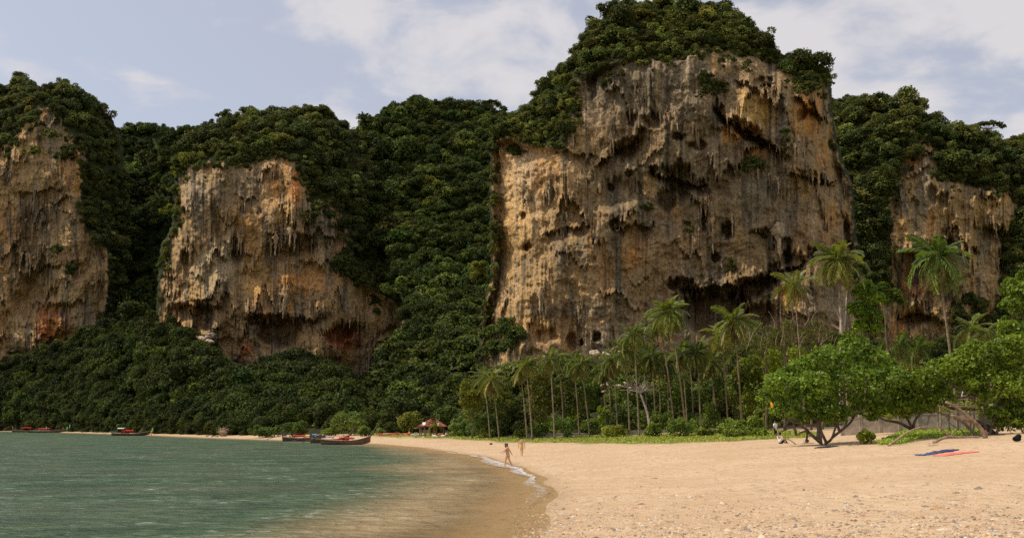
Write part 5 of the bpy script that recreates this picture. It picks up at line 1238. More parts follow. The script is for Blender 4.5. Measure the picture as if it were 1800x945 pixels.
twig(o, m_, Y_, [(1668, 767), (1660, 757), (1650, 750), (1638, 748)], 2.0, 1.0); twig(o, m_, Y_, [(1640, 779), (1641, 774)], 1.2, .8); twig(o, m_, Y_, [(1672, 764), (1678, 757), (1682, 751)], 1.0, .6)
o, m_, Y_ = log('thin bare stick lying on the sand left of the fallen log', [(1600, 778), (1612, 773), (1632, 772)], .9, .5)
o, m_, Y_ = log('leaning dead trunk rising from the sand at the right', [(1733, 770), (1727, 757), (1714, 742), (1700, 730), (1682, 716), (1662, 706)], 4.2, 2.2, 0, 'fallen_tree')
twig(o, m_, Y_, [(1712, 742), (1690, 735), (1672, 729)], 3.0, 2.6, dy=.4); twig(o, m_, Y_, [(1690, 724), (1676, 722), (1660, 716), (1648, 712)], 1.6, .8); twig(o, m_, Y_, [(1676, 729), (1674, 735)], 1.6, 1.4, dy=.4); twig(o, m_, Y_, [(1733, 769), (1734, 762), (1732, 756)], 2.6, 1.4)
o, m_, Y_ = log('second grey dead trunk bending over to the left beneath the leaning one', [(1716, 766), (1700, 748), (1686, 737), (1668, 731), (1652, 725), (1642, 723)], 3.2, 1.6, .8, 'fallen_tree')
twig(o, m_, Y_, [(1642, 723), (1635, 730), (1632, 738), (1630, 746)], 1.2, .9); twig(o, m_, Y_, [(1700, 768), (1690, 756), (1672, 745), (1664, 733), (1660, 728)], 1.4, .8, dy=-.5); twig(o, m_, Y_, [(1642, 722), (1638, 715), (1645, 708)], 1.0, .6)
o, m_, Y_ = log('dark tangled dead trunk mass behind the leaning trunk', [(1748, 765), (1730, 748), (1716, 741), (1702, 737)], 5.0, 3.0, 1.5, 'fallen_tree', None, 'bark')
for a, b in (((1742, 764), (1752, 760)), ((1728, 752), (1744, 754))): twig(o, m_, Y_, [a, ((a[0] + b[0]) / 2, a[1] - 6), b], 1.6, 1.0, 'bark')
o, m_, Y_ = log('forked stick on the sand in front of the broad tree', [(1399, 781), (1392, 775), (1386, 772), (1376, 770)], .9, .5)
twig(o, m_, Y_, [(1387, 773), (1386, 768)], .6, .4)
for k, (x, y, lb) in enumerate(((1420, 779, 'dry twigs fallen under the left stems of the broad tree'), (1500, 782, 'dry twigs fallen under the right stems of the broad tree'), (1640, 783, 'small dry twig on the sand below the fallen log'))):
    o, m_, Y_ = log(lb, [(x - 9, y + 1), (x, y - 1), (x + 10, y)], .7, .4); twig(o, m_, Y_, [(x, y), (x + 3, y - 6)], .5, .3); twig(o, m_, Y_, [(x - 4, y), (x - 8, y - 5)], .5, .3)
wall_m = m_plain('wall_render', (0.33, 0.28, 0.23), .9, .1, .35, .9)
def wall(name, pts, Y0, Y1, label):
    """pts: (px top y, px x) pairs along the wall top"""
    a = pts[0]; p0 = Vector(at(a[0], a[1], Y0)); o = empty(name, (p0.x, p0.y, float(H([p0.x], [p0.y])[0])), label, 'wall')
    n = len(pts) - 1
    for i in range(n):
        q0 = Vector(at(pts[i][0], pts[i][1], Y0 + (Y1 - Y0) * i / n)); q1 = Vector(at(pts[i + 1][0], pts[i + 1][1], Y0 + (Y1 - Y0) * (i + 1) / n))
        zb = min(float(H([q0.x], [q0.y])[0]), float(H([q1.x], [q1.y])[0])) - .4
        d = q1 - q0; ln = math.hypot(d.x, d.y); h = q0.z - zb
        mb = MB().box((0, 0, 0), (ln - .02, .22, h), Matrix.Rotation(math.atan2(d.y, d.x), 3, 'Z'))
        mb.build('wall_panel', wall_m, o).location = Vector(((q0.x + q1.x) / 2, (q0.y + q1.y) / 2, zb + h / 2)) - o.location
        cb = MB().box((0, 0, 0), (ln - .02, .3, .1), Matrix.Rotation(math.atan2(d.y, d.x), 3, 'Z')); cb.build('coping', wall_m, o).location = Vector(((q0.x + q1.x) / 2, (q0.y + q1.y) / 2, zb + h + .052)) - o.location
        MB().box((0, 0, 0), (.3, .3, h + .25)).build('pier', wall_m, o).location = Vector((q0.x, q0.y, zb + (h + .25) / 2)) - o.location
wall('garden_wall', [(1478, 734), (1512, 733), (1546, 731), (1580, 729), (1614, 728), (1648, 726), (1682, 725), (1716, 724)], 92, 90, 'stained grey concrete wall behind the two broad beach trees')
wall('garden_wall', [(930, 763.5), (965, 762), (1000, 761.5), (1035, 761), (1062, 761)], 138, 136, 'low pale wall behind the grass under the slim palms')
wall('garden_wall', [(1098, 757), (1135, 756), (1175, 757), (1215, 755), (1250, 754), (1262, 755)], 132, 130, 'low sandy wall behind the fine leaved bush')
# shelter of driftwood poles
sb = gp(1690, 757); Ys = 80.0; p_ = at(1680, 757, Ys); sb = Vector((p_[0], p_[1], float(H([p_[0]], [p_[1]])[0])))
o = empty('driftwood_shelter', sb, 'rough shelter of driftwood poles behind the leaning dead trunks', 'shelter')
for x in (1652, 1668, 1684, 1696, 1706, 1712): wtube(o, [Vector((at(x, 760, Ys)[0], Ys + .4 * math.sin(x), sb.z - .2)), Vector(at(x + random.uniform(-3, 3), 704, Ys))], .075, .06, 'post', M['driftwood'])
for y, x0, x1, dy in ((703, 1650, 1716, 0), (708, 1648, 1712, .5), (715, 1652, 1716, -.1), (700, 1660, 1706, 1.0), (720, 1660, 1718, .3), (712, 1645, 1700, .8)): wtube(o, pxl([(x0, y + random.uniform(-2, 2)), ((x0 + x1) / 2, y - 1), (x1, y + random.uniform(-2, 2))], Ys + dy), .07, .05, 'pole', M['driftwood'])
MB().box((0, 0, 0), (3.0, 1.4, .08), Matrix.Rotation(.06, 3, 'Y')).build('plank_roof', M['bark'], o).location = Vector(at(1684, 717, Ys + .6)) - sb
MB().box((0, 0, 0), (.7, .12, .5), Matrix.Rotation(.25, 3, 'Y')).build('side_board', m_plain('white_board', (.6, .57, .52), .8), o).location = Vector(at(1698, 694, Ys + .3)) - sb
# heap of pale fallen rocks below the great cliff
rock_pale = m_plain('fallen_rock', (.40, .31, .23), .95, .1, .4, .8)
rk = np.random.default_rng(4)
for (x0, y0, x1, y1, n, Yr, lb) in ((1040, 612, 1090, 632, 14, 214, 'pale fallen boulder in the rubble under the small round cave'), (1058, 668, 1120, 690, 14, 150, 'pale flat rock in the heap between the grove palms'), (330, 590, 372, 612, 9, 380, 'pale boulder at the mouth of the striped cliff cave')):
    for k in range(n):
        x, y = rk.uniform(x0, x1), rk.uniform(y0, y1); s = rk.uniform(5, 11) * Yr / FPX
        ob = MB().blob((0, 0, 0), (s, s * .8, s * .5), 8, 6, .22).build('boulder', rock_pale); ob.location = at(x, y, Yr + (y1 - y) * .25); ob.rotation_euler = (rk.uniform(-.4, .4), rk.uniform(-.4, .4), rk.uniform(0, 6))
        tag(ob, lb, 'boulder', lb.replace('boulder', 'boulders', 1).replace('rock in', 'rocks in'))
# uprooted stump at the far waterline
sb = gp(392, 766.5); o = empty('tree_stump', sb, 'grey uprooted stump with root spikes at the far waterline', 'stump')
m_ = sb.y / FPX; MB().blob((0, 0, 6 * m_), (7.5 * m_, 6 * m_, 6.5 * m_), 9, 7, .22).build('root_ball', M['driftwood'], o)
for k in range(13):
    a = R_(-80 + 160 * k / 12); l = random.uniform(8, 12.5) * m_; wtube(o, [sb + Vector((0, 0, 6 * m_)), sb + Vector((math.sin(a) * l * .6, random.uniform(-.5, .2), 6 * m_ + math.cos(a) * l * .7)), sb + Vector((math.sin(a) * l, random.uniform(-.8, .2), 6 * m_ + math.cos(a) * l))], .22, .06, 'root', M['driftwood'], 5)
for k, (x, y, s) in enumerate(((364, 766.4, 3), (376, 766.2, 4), (382, 767.2, 3), (372, 767.4, 2.2))):
    b = gp(x, y); ob = MB().blob((0, 0, 0), (s * b.y / FPX, s * b.y / FPX, s * .55 * b.y / FPX), 8, 5, .2).build('shore_rock', m_plain('wet_rock', (.06, .05, .04), .5, .4)); ob.location = b
    tag(ob, ('lowest dark rock left of the stump, farthest out', 'largest dark rock beside the grey stump', 'dark rock touching the foot of the stump', 'smallest dark rock at the waterline by the stump')[k], 'rock', 'dark rocks by the stump')

# ------------------------------------------------------------------ hut
hb = gp(760, 764.5); hm = hb.y / FPX
o = empty('beach_hut', hb, 'small open beach hut with a rusty red roof and timber posts', 'hut')
red = m_plain('red_sheet_roof', (.25, .065, .05), .7, .2, .4, 1.5); wood = m_plain('hut_timber', (.25, .18, .11), .85, .1, .3, 4); darkwood = m_plain('hut_dark_timber', (.07, .05, .035), .85, .1, .3, 4)
W_, D_ = 25 * hm, 17 * hm; ze, zr = 14.6 * hm, 27.5 * hm
rv = [(-W_, -D_, ze), (W_, -D_, ze), (W_, D_, ze), (-W_, D_, ze), (-3.5 * hm, 0, zr), (5 * hm, 0, zr)]
for f_ in ((0, 1, 5, 4), (1, 2, 5), (2, 3, 4, 5), (3, 0, 4)):
    up = [Vector(rv[i]) for i in f_]; nf_ = len(up)
    MB().add([v + Vector((0, 0, .09)) for v in up] + up, [tuple(range(nf_)), tuple(range(2 * nf_ - 1, nf_ - 1, -1))] + [(i, i + nf_, (i + 1) % nf_ + nf_, (i + 1) % nf_) for i in range(nf_)]).build('roof_slope', red, o)
for i in range(-6, 7):
    x = i / 6.5; a = Vector((x * W_, -D_, ze + .1)); q = 1 - abs(x) * .98; b = Vector((max(-3.5 * hm, min(5 * hm, x * W_)) if abs(x) < .2 else x * W_ * (1 - q) + (.5 * hm) * q, -D_ * (1 - q), ze + .1 + (zr - ze) * q)); MB().tube([a, b], .05, 4).build('roof_rib', red, o)
wht = m_plain('bare_metal_patch', (.7, .68, .68), .5, .4, .1)
for px_, q, w_ in ((-.55, .32, .6), (.42, .22, .3)): MB().box((0, 0, 0), (w_, .9, .02), Matrix.Rotation(math.atan2(zr - ze, D_), 3, 'X')).build('roof_patch', wht, o).location = (px_ * W_, -D_ * (1 - q), ze + .125 + (zr - ze) * q)
MB().box((0, 0, 0), (7 * hm, 1.2, .12)).build('ridge_cap', red, o).location = (.75 * hm, 0, zr + .12)
for x in (-.82, -.5, -.12, .3, .8):
    for y in (-.8, .8): MB().tube([(x * W_, y * D_, -.3), (x * W_, y * D_, ze + .02)], .13, 6).build('post', wood, o)
MB().box((0, 0, 0), (W_ * 1.75, D_ * 1.7, .14)).build('deck', wood, o).location = (0, 0, .45)
for z in (.9, 1.25): MB().tube([(.1 * W_, -.82 * D_, z), (.8 * W_, -.82 * D_, z)], .05, 5).build('rail', darkwood, o)
MB().box((0, 0, 0), (W_ * 1.5, .1, 1.0)).build('back_wall', darkwood, o).location = (0, .8 * D_, 1.0)
MB().box((0, 0, 0), (W_ * .55, 1.0, .5)).build('bench', wood, o).location = (-.35 * W_, -.6 * D_, .78)
MB().tube([(-W_ * 1.2, -D_ * .9, ze - .35), (-W_ * .4, -D_ * .95, ze + .3)], .1, 5).build('beam', wood, o)
pm = palm(763, 746, 762, 764, hb.y - 3.5, 17, 'small yellow green palm standing in front of the red roofed hut', 12, 0, .1, (1.3, 1.15, .7))
# kayaks and odds and ends round the hut
def kayak(label, x, y, L, rz, colr):
    b = gp(x, y); o = empty('kayak', b + Vector((0, 0, .1)), label, 'kayak', 'kayaks lying by the hut', rz)
    n = 9; V = []; F = []
    for i in range(n):
        s = i / (n - 1) * 2 - 1; w_ = .38 * (1 - abs(s)**2.4) + .02; h = .1 + .16 * s * s
        V += [(s * L / 2, -w_, h), (s * L / 2, -w_ * .7, -.08), (s * L / 2, w_ * .7, -.08), (s * L / 2, w_, h), (s * L / 2, 0, h + .06 + .1 * (abs(s) > .3))]
    for i in range(n - 1):
        for k in range(5): F.append((i * 5 + k, (i + 1) * 5 + k, (i + 1) * 5 + (k + 1) % 5, i * 5 + (k + 1) % 5))
    F += [(4, 3, 2, 1, 0), tuple((n - 1) * 5 + k for k in range(5))]
    MB().add(V, F).build('hull', m_plain('kayak_plastic', colr, .4, .4, .15), o)
    MB().blob((0, 0, .2), (.55, .24, .06), 8, 4).build('seat_well', darkwood, o)
kayak('flat red kayak farthest left of the hut', 681, 765, 3.6, .05, (.5, .06, .03))
kayak('orange red kayak nearest the tree left of the hut', 700, 764.4, 3.8, -.12, (.45, .07, .03)); kayak('dull red kayak stacked behind the orange one', 709, 763.4, 3.2, .2, (.3, .06, .04))
kayak('white kayak with its nose towards the hut posts', 771, 768, 2.4, .06, (.7, .68, .6)); kayak('red kayak right of the hut beyond the white one', 786, 767, 3.8, .08, (.5, .06, .03)); kayak('pale kayak between the red kayak and the bush', 793, 766.3, 2.2, .1, (.6, .58, .6))
b = gp(731, 766.5); o = empty('storage_box', b, 'white square box on the grass left of the hut', 'box'); MB().box((0, 0, .33), (.62, .5, .66)).build('body', wht, o); MB().box((0, 0, .70), (.68, .56, .07)).build('lid', wht, o); MB().tube([(-.12, -.29, .6), (.12, -.29, .6)], .02, 5).build('handle', darkwood, o)
b = gp(744, 769.6); ob = MB().blob((0, 0, .16), .16, 10, 7).build('float_ball', wht, None, True); ob.location = b; tag(ob, 'white float ball lying on the sand before the hut', 'ball')
b = gp(863, 781); ob = MB().blob((0, 0, .13), (.24, .15, .15), 9, 7, .08).build('coconut_husk', m_plain('brown_husk', (.24, .12, .04), .9), None, True); ob.location = b; tag(ob, 'brown coconut husk alone on the sand left of the walkers', 'coconut')

# ------------------------------------------------------------------ long-tail boats
hull_m = m_plain('weathered_hull', (.085, .06, .042), .7, .2, .4, 1.2); hull_l = m_plain('brown_hull', (.15, .09, .055), .7, .2, .35, 1.2); metal = m_plain('engine_metal', (.08, .08, .085), .5, .5)
def cloth(name, colr): return m_plain(name, colr, .8, .15, .15, 3)
BRED = cloth('bright_red_canvas', (.62, .03, .03))
RED, PINK, BLUE, LIME, ORG, WHT = cloth('red_canvas', (.42, .028, .03)), cloth('pink_canvas', (.5, .3, .3)), cloth('blue_tarp', (.10, .22, .38)), cloth('lime_cloth', (.25, .75, .3)), cloth('orange_cloth', (.75, .33, .03)), cloth('white_canvas', (.72, .7, .66))
def boat(label, x, y, L, rz, hull, prow=2.2, canopies=(), engine=True, ribbon=None, zoff=-.15, group='long-tail boats on the shore'):
    """bow points along +X of the boat before turning; canopies: (x0, x1, z, material) as fractions of the length"""
    b = Vector(at(x, y, CAMH * FPX / (y - 747.0))); b.z = zoff
    o = empty('longtail_boat', b, label, 'boat', group, rz)
    n = 19; V = []; F = []; B_ = .085 * L
    def st(s): return max(.06, B_ * (1 - max(0, s)**2.6) * (1 - .45 * max(0, -s)**3))
    def sh(s): return .75 + .75 * max(0, s)**2.2 + .2 * max(0, -s)**2
    for i in range(n):
        s = i / (n - 1) * 2 - 1; w_, h = st(s), sh(s); kz = .55 * max(0, s)**3
        V += [(s * L / 2, -w_, h), (s * L / 2, -w_ * .93, h * .5 + kz * .4), (s * L / 2, -w_ * .45, kz + .03), (s * L / 2, 0, kz), (s * L / 2, w_ * .45, kz + .03), (s * L / 2, w_ * .93, h * .5 + kz * .4), (s * L / 2, w_, h),
              (s * L / 2, w_ * .85, h - .03), (s * L / 2, w_ * .5, max(kz + .1, h * .35)), (s * L / 2, -w_ * .5, max(kz + .1, h * .35)), (s * L / 2, -w_ * .85, h - .03)]
    for i in range(n - 1):
        for k in range(11): F.append((i * 11 + k, i * 11 + (k + 1) % 11, (i + 1) * 11 + (k + 1) % 11, (i + 1) * 11 + k))
    F += [tuple(range(11)), tuple((n - 1) * 11 + k for k in range(10, -1, -1))]
    MB().add(V, F).build('hull', hull, o)
    for sd in (-1, 1):
        MB().tube([(s * L / 2, sd * (st(s) + .02), sh(s) + .03) for s in np.linspace(-1, 1, 15)], .05, 4).build('gunwale', M['driftwood'], o)
    e = Vector((L / 2, 0, sh(1.0)))
    MB().tube([e + Vector((-.25, 0, -.9)), e, e + Vector((prow * .45, 0, prow * .75)), e + Vector((prow * .62, 0, prow * 1.05))], [.12, .11, .085, .07], 6).build('prow_post', hull, o)
    MB().tube([(-L / 2, 0, .2), (-L / 2 - .12, 0, 1.15)], [.1, .08], 6).build('stern_post', hull, o)
    for s in (-.55, -.25, .05, .35): MB().box((s * L / 2, 0, sh(s) - .13), (.24, st(s) * 1.84, .05)).build('thwart', M['driftwood'], o)
    for x0, x1, z, mt in canopies:
        a, c_ = (x0 - .5) * L, (x1 - .5) * L; w_ = B_ * .85; m = 5
        cv = [(xx, w_ * (j / (m - 1) * 2 - 1), z + .14 * (1 - (j / (m - 1) * 2 - 1)**2) + .03 * math.sin(xx * 3) - t) for t in (0, .05) for xx in np.linspace(a, c_, 4) for j in range(m)]
        cf = []
        for t in (0, 1):
            for i in range(3):
                for j in range(m - 1): q = t * 20 + i * m + j; cf.append((q, q + 1, q + m + 1, q + m) if t == 0 else (q, q + m, q + m + 1, q + 1))
        can = MB().add(cv, cf).build('canopy', mt, o)
        MB().box(((a + c_) / 2, -w_, z - .1), (c_ - a, .03, .12)).build('canopy_valance', mt, o)
        if z > 1.0:
            for xx in (a + .1, c_ - .1):
                for yy in (-w_, w_): MB().tube([(xx, yy * .95, .6), (xx, yy * .95, z)], .035, 5).build('canopy_post', M['driftwood'], o)
    if engine:
        en = MB().box((0, 0, 0), (.75, .42, .45)).build('engine', metal, o); en.location = (-L / 2 + .2, 0, 1.4)
        MB().tube([(-.3, 0, 0), (-3.4, .2, -.9)], .05, 5).build('shaft', metal, en); MB().tube([(.3, 0, .1), (1.3, 0, .25)], .03, 5).build('tiller', metal, en)
    if ribbon:
        f_ = e + Vector((prow * .5, 0, prow * .8)); rv = [(0, -.06, 0), (.18, .0, -.1), (.12, .08, -.9), (-.12, -.05, -1.2), (0, .06, -.02), (.2, .1, -.12), (.14, .16, -.92), (-.1, .04, -1.22)]
        rb = MB().add(rv, [(0, 1, 2, 3), (7, 6, 5, 4), (0, 3, 7, 4), (1, 5, 6, 2), (2, 6, 7, 3), (0, 4, 5, 1)]).build('prow_ribbon', ribbon, o); rb.location = f_; rb.scale = (1.4, 1.4, 1.2)
    return o
boat('leftmost long boat with a low red canopy moored by the dark trees', 50, 758.6, 15, R_(-6), hull_m, 1.5, [(.3, .62, 2.1, BRED)], True, LIME)
boat('long boat with bright red canopy and pinkish side just right of the leftmost one', 82, 759.3, 16, R_(-4), hull_m, 1.4, [(.28, .6, 1.9, BRED), (.3, .62, 1.15, PINK)], False, LIME)
boat('lone dark boat with red canopy and green ribbon at the far shore', 230, 764.6, 11.4, R_(-3), hull_m, 1.2, [(.28, .58, 1.65, BRED), (.26, .5, 1.0, RED), (.16, .34, 2.3, WHT)], True, LIME)
boat('rear dark boat with low red cover and black engine in the group of three', 531, 774.2, 7.4, R_(-2), hull_m, .6, [(.26, .58, 1.2, RED), (.55, .74, 1.15, ORG)], True)
boat('middle boat with a pink canopy and raised pale prow in the group of three', 580, 777.2, 6.6, R_(-1), hull_m, 1.5, [(.3, .6, 1.2, PINK), (.04, .16, 1.6, BLUE), (.74, .94, 1.05, RED)], True)
fb = boat('front brown boat with a slim upturned prow in the group of three', 608, 779.8, 7.8, R_(-3), hull_l, 1.5, [(.30, .44, .8, RED), (.5, .66, 1.15, RED)], True)
b = Vector(at(266, 765, 266)); b.z = -.3
o = empty('mooring_pole', b, 'orange mooring pole standing by the bow of the lone dark boat', 'pole'); MB().tube([(0, 0, 0), (0, 0, 1.5)], .14, 7).build('pole', ORG, o); MB().blob((0, 0, 1.6), .22, 7, 5).build('knob', ORG, o)
b = gp(121, 759.2); b.z = max(b.z, 0) ; o = empty('flag_pole', b, 'thin pole with a lime green cloth right of the two left boats', 'flag'); MB().tube([(0, 0, -.2), (.1, 0, 3.4)], .05, 5).build('pole', M['driftwood'], o); MB().box((.12, 0, 2.5), (.3, .1, 1.5), Matrix.Rotation(.2, 3, 'Y')).build('cloth', LIME, o)

# ------------------------------------------------------------------ towels, bag and other small things
def towel(label, x0, y0, x1, y1, w_, mt, seed):
    a, c_ = gp(x0, y0), gp(x1, y1); d = (c_ - a); d.z = 0; L = d.length; d.normalize(); s = Vector((-d.y, d.x, 0)); n, m = 15, 7; V = []; F = []
    for t in (1, 0):
        for i in range(n):
            for j in range(m):
                wv_ = .07 * float(perlin(i * .8 + seed, j * .9)) ; p = a + d * (L * i / (n - 1)) + s * (w_ * (j / (m - 1) - .5) * (1 + .25 * float(perlin(i * .5, seed + .5)))) + s * .1 * float(perlin(i * .6, seed)); p.z = float(H([p.x], [p.y])[0]) + (.035 + abs(wv_) if t else .005); V.append(p - a)
    for i in range(n - 1):
        for j in range(m - 1): q = i * m + j; F += [(q, q + m, q + m + 1, q + 1), (q + n * m, q + n * m + 1, q + n * m + m + 1, q + n * m + m)]
    per = [j for j in range(m)] + [i * m + m - 1 for i in range(1, n)] + [(n - 1) * m + j for j in range(m - 2, -1, -1)] + [i * m for i in range(n - 2, 0, -1)]
    for q in range(len(per)): F.append((per[q], per[(q + 1) % len(per)], per[(q + 1) % len(per)] + n * m, per[q] + n * m))
    ob = MB().add(V, F).build('beach_towel', mt, None, True); ob.location = a; tag(ob, label, 'towel', 'towels spread on the sand')
towel('coral pink towel spread on the sand', 1650, 801, 1712, 794, .8, cloth('coral_cloth', (.9, .19, .15)), 1)
towel('crumpled navy blue towel behind the coral one', 1640, 797, 1672, 790.5, .9, cloth('navy_cloth', (.045, .05, .12)), 2)
towel('small blue cloth left of the navy towel', 1616, 800, 1640, 798, .6, cloth('blue_cloth', (.05, .12, .24)), 3)
towel('dark mat lying in the shade under the broad beach tree', 1440, 787, 1468, 784, .8, cloth('dark_mat', (.03, .032, .045)), 4)
b = gp(1788, 776); o = empty('beach_bag', b, 'black lumpy bag on the sand under the right hand tree', 'bag'); bm_ = cloth('black_cloth', (.012, .011, .014)); MB().blob((0, 0, .2), (.29, .2, .18), 10, 7, .12).build('body', bm_, o, True); MB().blob((.12, 0, .36), (.2, .16, .14), 8, 6, .15).build('flap', bm_, o, True)
MB().tube(curve_pts([(-.25, -.1, .25), (-.15, -.25, .45), (.1, -.22, .5), (.25, -.1, .3)], 4), .02, 5).build('strap', bm_, o)
p_ = Vector(at(1355.5, 712, Y1 - 1.9)); ob = MB().tube([(0, 0, .28), (.05, 0, .1), (.1, 0, -.18)], [.03, .1, .06], 6).build('orange_rag', ORG); ob.location = p_; tag(ob, 'orange rag caught in the outer leaves of the broad beach tree', 'rag')
p_ = gp(1528, 756); o = empty('hanging_bag', p_, 'dark red bag hung on a stick before the concrete wall', 'bag'); MB().tube([(0, 0, 0), (.05, 0, 1.1)], .03, 5).build('stick', M['driftwood'], o); MB().blob((.05, -.06, .8), (.17, .12, .26), 8, 6, .1).build('sack', cloth('maroon_cloth', (.14, .012, .025)), o, True)

# ------------------------------------------------------------------ people
def skin_mesh(name, verts, edges, root, mat, sub=2):
    me = bpy.data.meshes.new(name); me.from_pydata([v[:3] for v in verts], edges, []); me.update()
    t = bpy.data.objects.new(name, me); COL.objects.link(t)
    t.modifiers.new('s', 'SKIN'); sd = t.modifiers.new('d', 'SUBSURF'); sd.levels = sub
    for i, v in enumerate(verts):
        r = v[3]; me.skin_vertices[0].data[i].radius = r if hasattr(r, '__len__') else (r, r); me.skin_vertices[0].data[i].use_root = (i == root)
    dg = bpy.context.evaluated_depsgraph_get(); dg.update()
    out = bpy.data.meshes.new_from_object(t.evaluated_get(dg)); bpy.data.objects.remove(t); out.name = name
    out.polygons.foreach_set('use_smooth', np.ones(len(out.polygons), bool)); out.materials.clear(); out.materials.append(mat)
    return out
def person(label, loc, rz, scale, J, skin, hair, hair_len=.0, clothes=(), group=None):
    """J: joints in metres, facing +Y, X to the person's right; clothes: (name, material, list of chains of (joint or point, radius))"""
    o = empty('person', loc, label, 'person', group, rz); o.scale = (scale,) * 3
    vs_, es = [], []; ix_ = {}
    def v(nm, p, r):
        if nm[0] not in 'fgtu': r = tuple(q * fat for q in r) if hasattr(r, '__len__') else r * fat
        ix_[nm] = len(vs_); vs_.append((*p, r)); return ix_[nm]
    f_ = J.get('female', False); fat = J.get('fat', 1.0)
    v('pelvis', J['pelvis'], (.155 if f_ else .145, .115)); v('waist', J['waist'], (.115 if f_ else .135, .095)); v('chest', J['chest'], (.15 if f_ else .17, .115)); v('neckb', J['neck'], (.07, .065)); v('neck', Vector(J['neck']).lerp(Vector(J['head']), .4), .052)
    v('head', J['head'], (.075, .09)); hd = Vector(J['head']) - Vector(J['neck']); hd.normalize(); fw = Vector(J.get('face', (0, 1, 0)))
    v('crown', Vector(J['head']) + hd * .1, (.07, .085))
    es += [(0, 1), (1, 2), (2, 3), (3, 4), (4, 5), (5, 6)]
    for sd in ('r', 'l'):
        k = v('sh' + sd, J['sh' + sd], .058); es.append((2, k)); e = v('el' + sd, J['el' + sd], .04); es.append((k, e)); w_ = v('wr' + sd, J['wr' + sd], .028); es.append((e, w_))
        dr = (Vector(J['wr' + sd]) - Vector(J['el' + sd])).normalized(); pm = Vector(J['wr' + sd]) + dr * .055; p_ = v('pa' + sd, pm, (.034, .02)); es.append((w_, p_))
        ac = dr.cross(Vector((0, 1, .2)))
        ac = ac.normalized() if ac.length > .1 else Vector((0, 1, 0)); cu = dr.cross(ac).normalized()
        for q in range(4):
            b_ = pm + dr * .03 + ac * (.012 * (q - 1.5) * 1.6); ln = (.07, .082, .076, .06)[q]
            a1 = v('f%s%d' % (sd, q), b_ + dr * ln * .5, .0095); a2 = v('g%s%d' % (sd, q), b_ + dr * ln + cu * .02, .008); es += [(p_, a1), (a1, a2)]
        a1 = v('t' + sd, pm - ac * .035 + dr * .015, .011); a2 = v('u' + sd, pm - ac * .05 + dr * .05, .009); es += [(p_, a1), (a1, a2)]
        h = v('hi' + sd, J['hi' + sd], (.092, .092)); k = v('kn' + sd, J['kn' + sd], .058); an = v('an' + sd, J['an' + sd], .036); mid = v('ca' + sd, Vector(J['kn' + sd]).lerp(Vector(J['an' + sd]), .35), .054)
        tw = v('to' + sd, J['to' + sd], (.04, .024)); es += [(0, h), (h, k), (k, mid), (mid, an), (an, tw)]
    link('body', skin_mesh('body', vs_, es, 0, skin), None, o)
    H_ = Vector(J['head']) + hd * .04
    hb = MB().blob(H_ + hd * .045 - fw * .025, (.092, .105, .105), 10, 7, .05)
    if hair_len > 0:
        hb.blob(H_ - fw * .07 - hd * hair_len * .4, (.09, .06, .07 + hair_len * .55), 9, 6, .1)
        for sd in (-1, 1): hb.blob(H_ + Vector((0, 0, -hair_len * .3)) + fw.cross(hd) * .07 * sd, (.04, .05, .06 + hair_len * .4), 7, 5, .1)
    hb.build('hair', hair, o, True)
    fc = MB(); sv = fw.cross(hd).normalized()
    fc.blob(H_ + fw * .092 - hd * .02, (.012, .012, .018), 6, 4); fc.build('nose', skin, o, True)
    for sd in (-1, 1): MB().blob(H_ + fw * .078 + sv * .03 * sd + hd * .005, .01, 6, 4).build('eye', darkwood, o); MB().blob(H_ + sv * .082 * sd - hd * .01, (.012, .018, .028), 6, 4).build('ear', skin, o, True)
    MB().blob(H_ + fw * .08 - hd * .055, (.022, .008, .006), 6, 4).build('mouth', m_lip, o, True)
    for nm, mt, chain, ed, rt in clothes:
        vv = [(*(Vector(J[p]) if isinstance(p, str) else Vector(p)), r) for p, r in chain]
        link(nm, skin_mesh(nm, vv, ed, rt, mt), None, o)
    return o
m_lip = m_plain('lips', (.3, .1, .08), .5); skin_t = m_plain('tanned_skin', (.56, .32, .18), .5, .35, .06, 8); skin_p = m_plain('fair_skin', (.58, .36, .24), .5, .35, .06, 8); skin_d = m_plain('brown_skin', (.30, .15, .08), .5, .35, .06, 8)
hair_b = m_plain('brown_hair', (.09, .045, .022), .5, .4, .4, 20); hair_k = m_plain('black_hair', (.012, .01, .009), .45, .4, .2, 20)
yel = cloth('yellow_shorts_cloth', (.62, .5, .16)); whs = cloth('white_shirt_cloth', (.78, .76, .74)); tanb = cloth('tan_bikini_cloth', (.50, .27, .15)); drk = cloth('dark_trousers_cloth', (.03, .03, .04)); yj = cloth('yellow_jacket_cloth', (.8, .5, .04)); orv = cloth('orange_vest_cloth', (.75, .16, .03))
STAND = dict(fat=1.1, pelvis=(0, 0, .96), waist=(0, .01, 1.12), chest=(0, 0, 1.32), neck=(0, -.01, 1.47), head=(0, .03, 1.60), shr=(.19, 0, 1.40), shl=(-.19, 0, 1.40), elr=(.27, -.02, 1.12), ell=(-.27, -.02, 1.12), wrr=(.27, .06, .87), wrl=(-.27, .06, .87),
             hir=(.095, 0, .9), hil=(-.095, 0, .9), knr=(.10, .03, .5), knl=(-.10, .03, .5), anr=(.10, -.02, .08), anl=(-.10, -.02, .08), tor=(.11, .13, .03), tol=(-.11, .13, .03))
man = dict(STAND); man.update(knr=(.09, .13, .52), anr=(.08, .06, .12), tor=(.08, .2, .04), knl=(-.08, -.02, .5), anl=(-.06, -.18, .1), tol=(-.06, -.05, .03), elr=(.28, -.1, 1.13), wrr=(.30, -.06, .88), ell=(-.28, .04, 1.13), wrl=(-.27, .14, .89))
SH_ED = [(0, 1), (0, 2), (2, 3), (0, 4), (4, 5)]
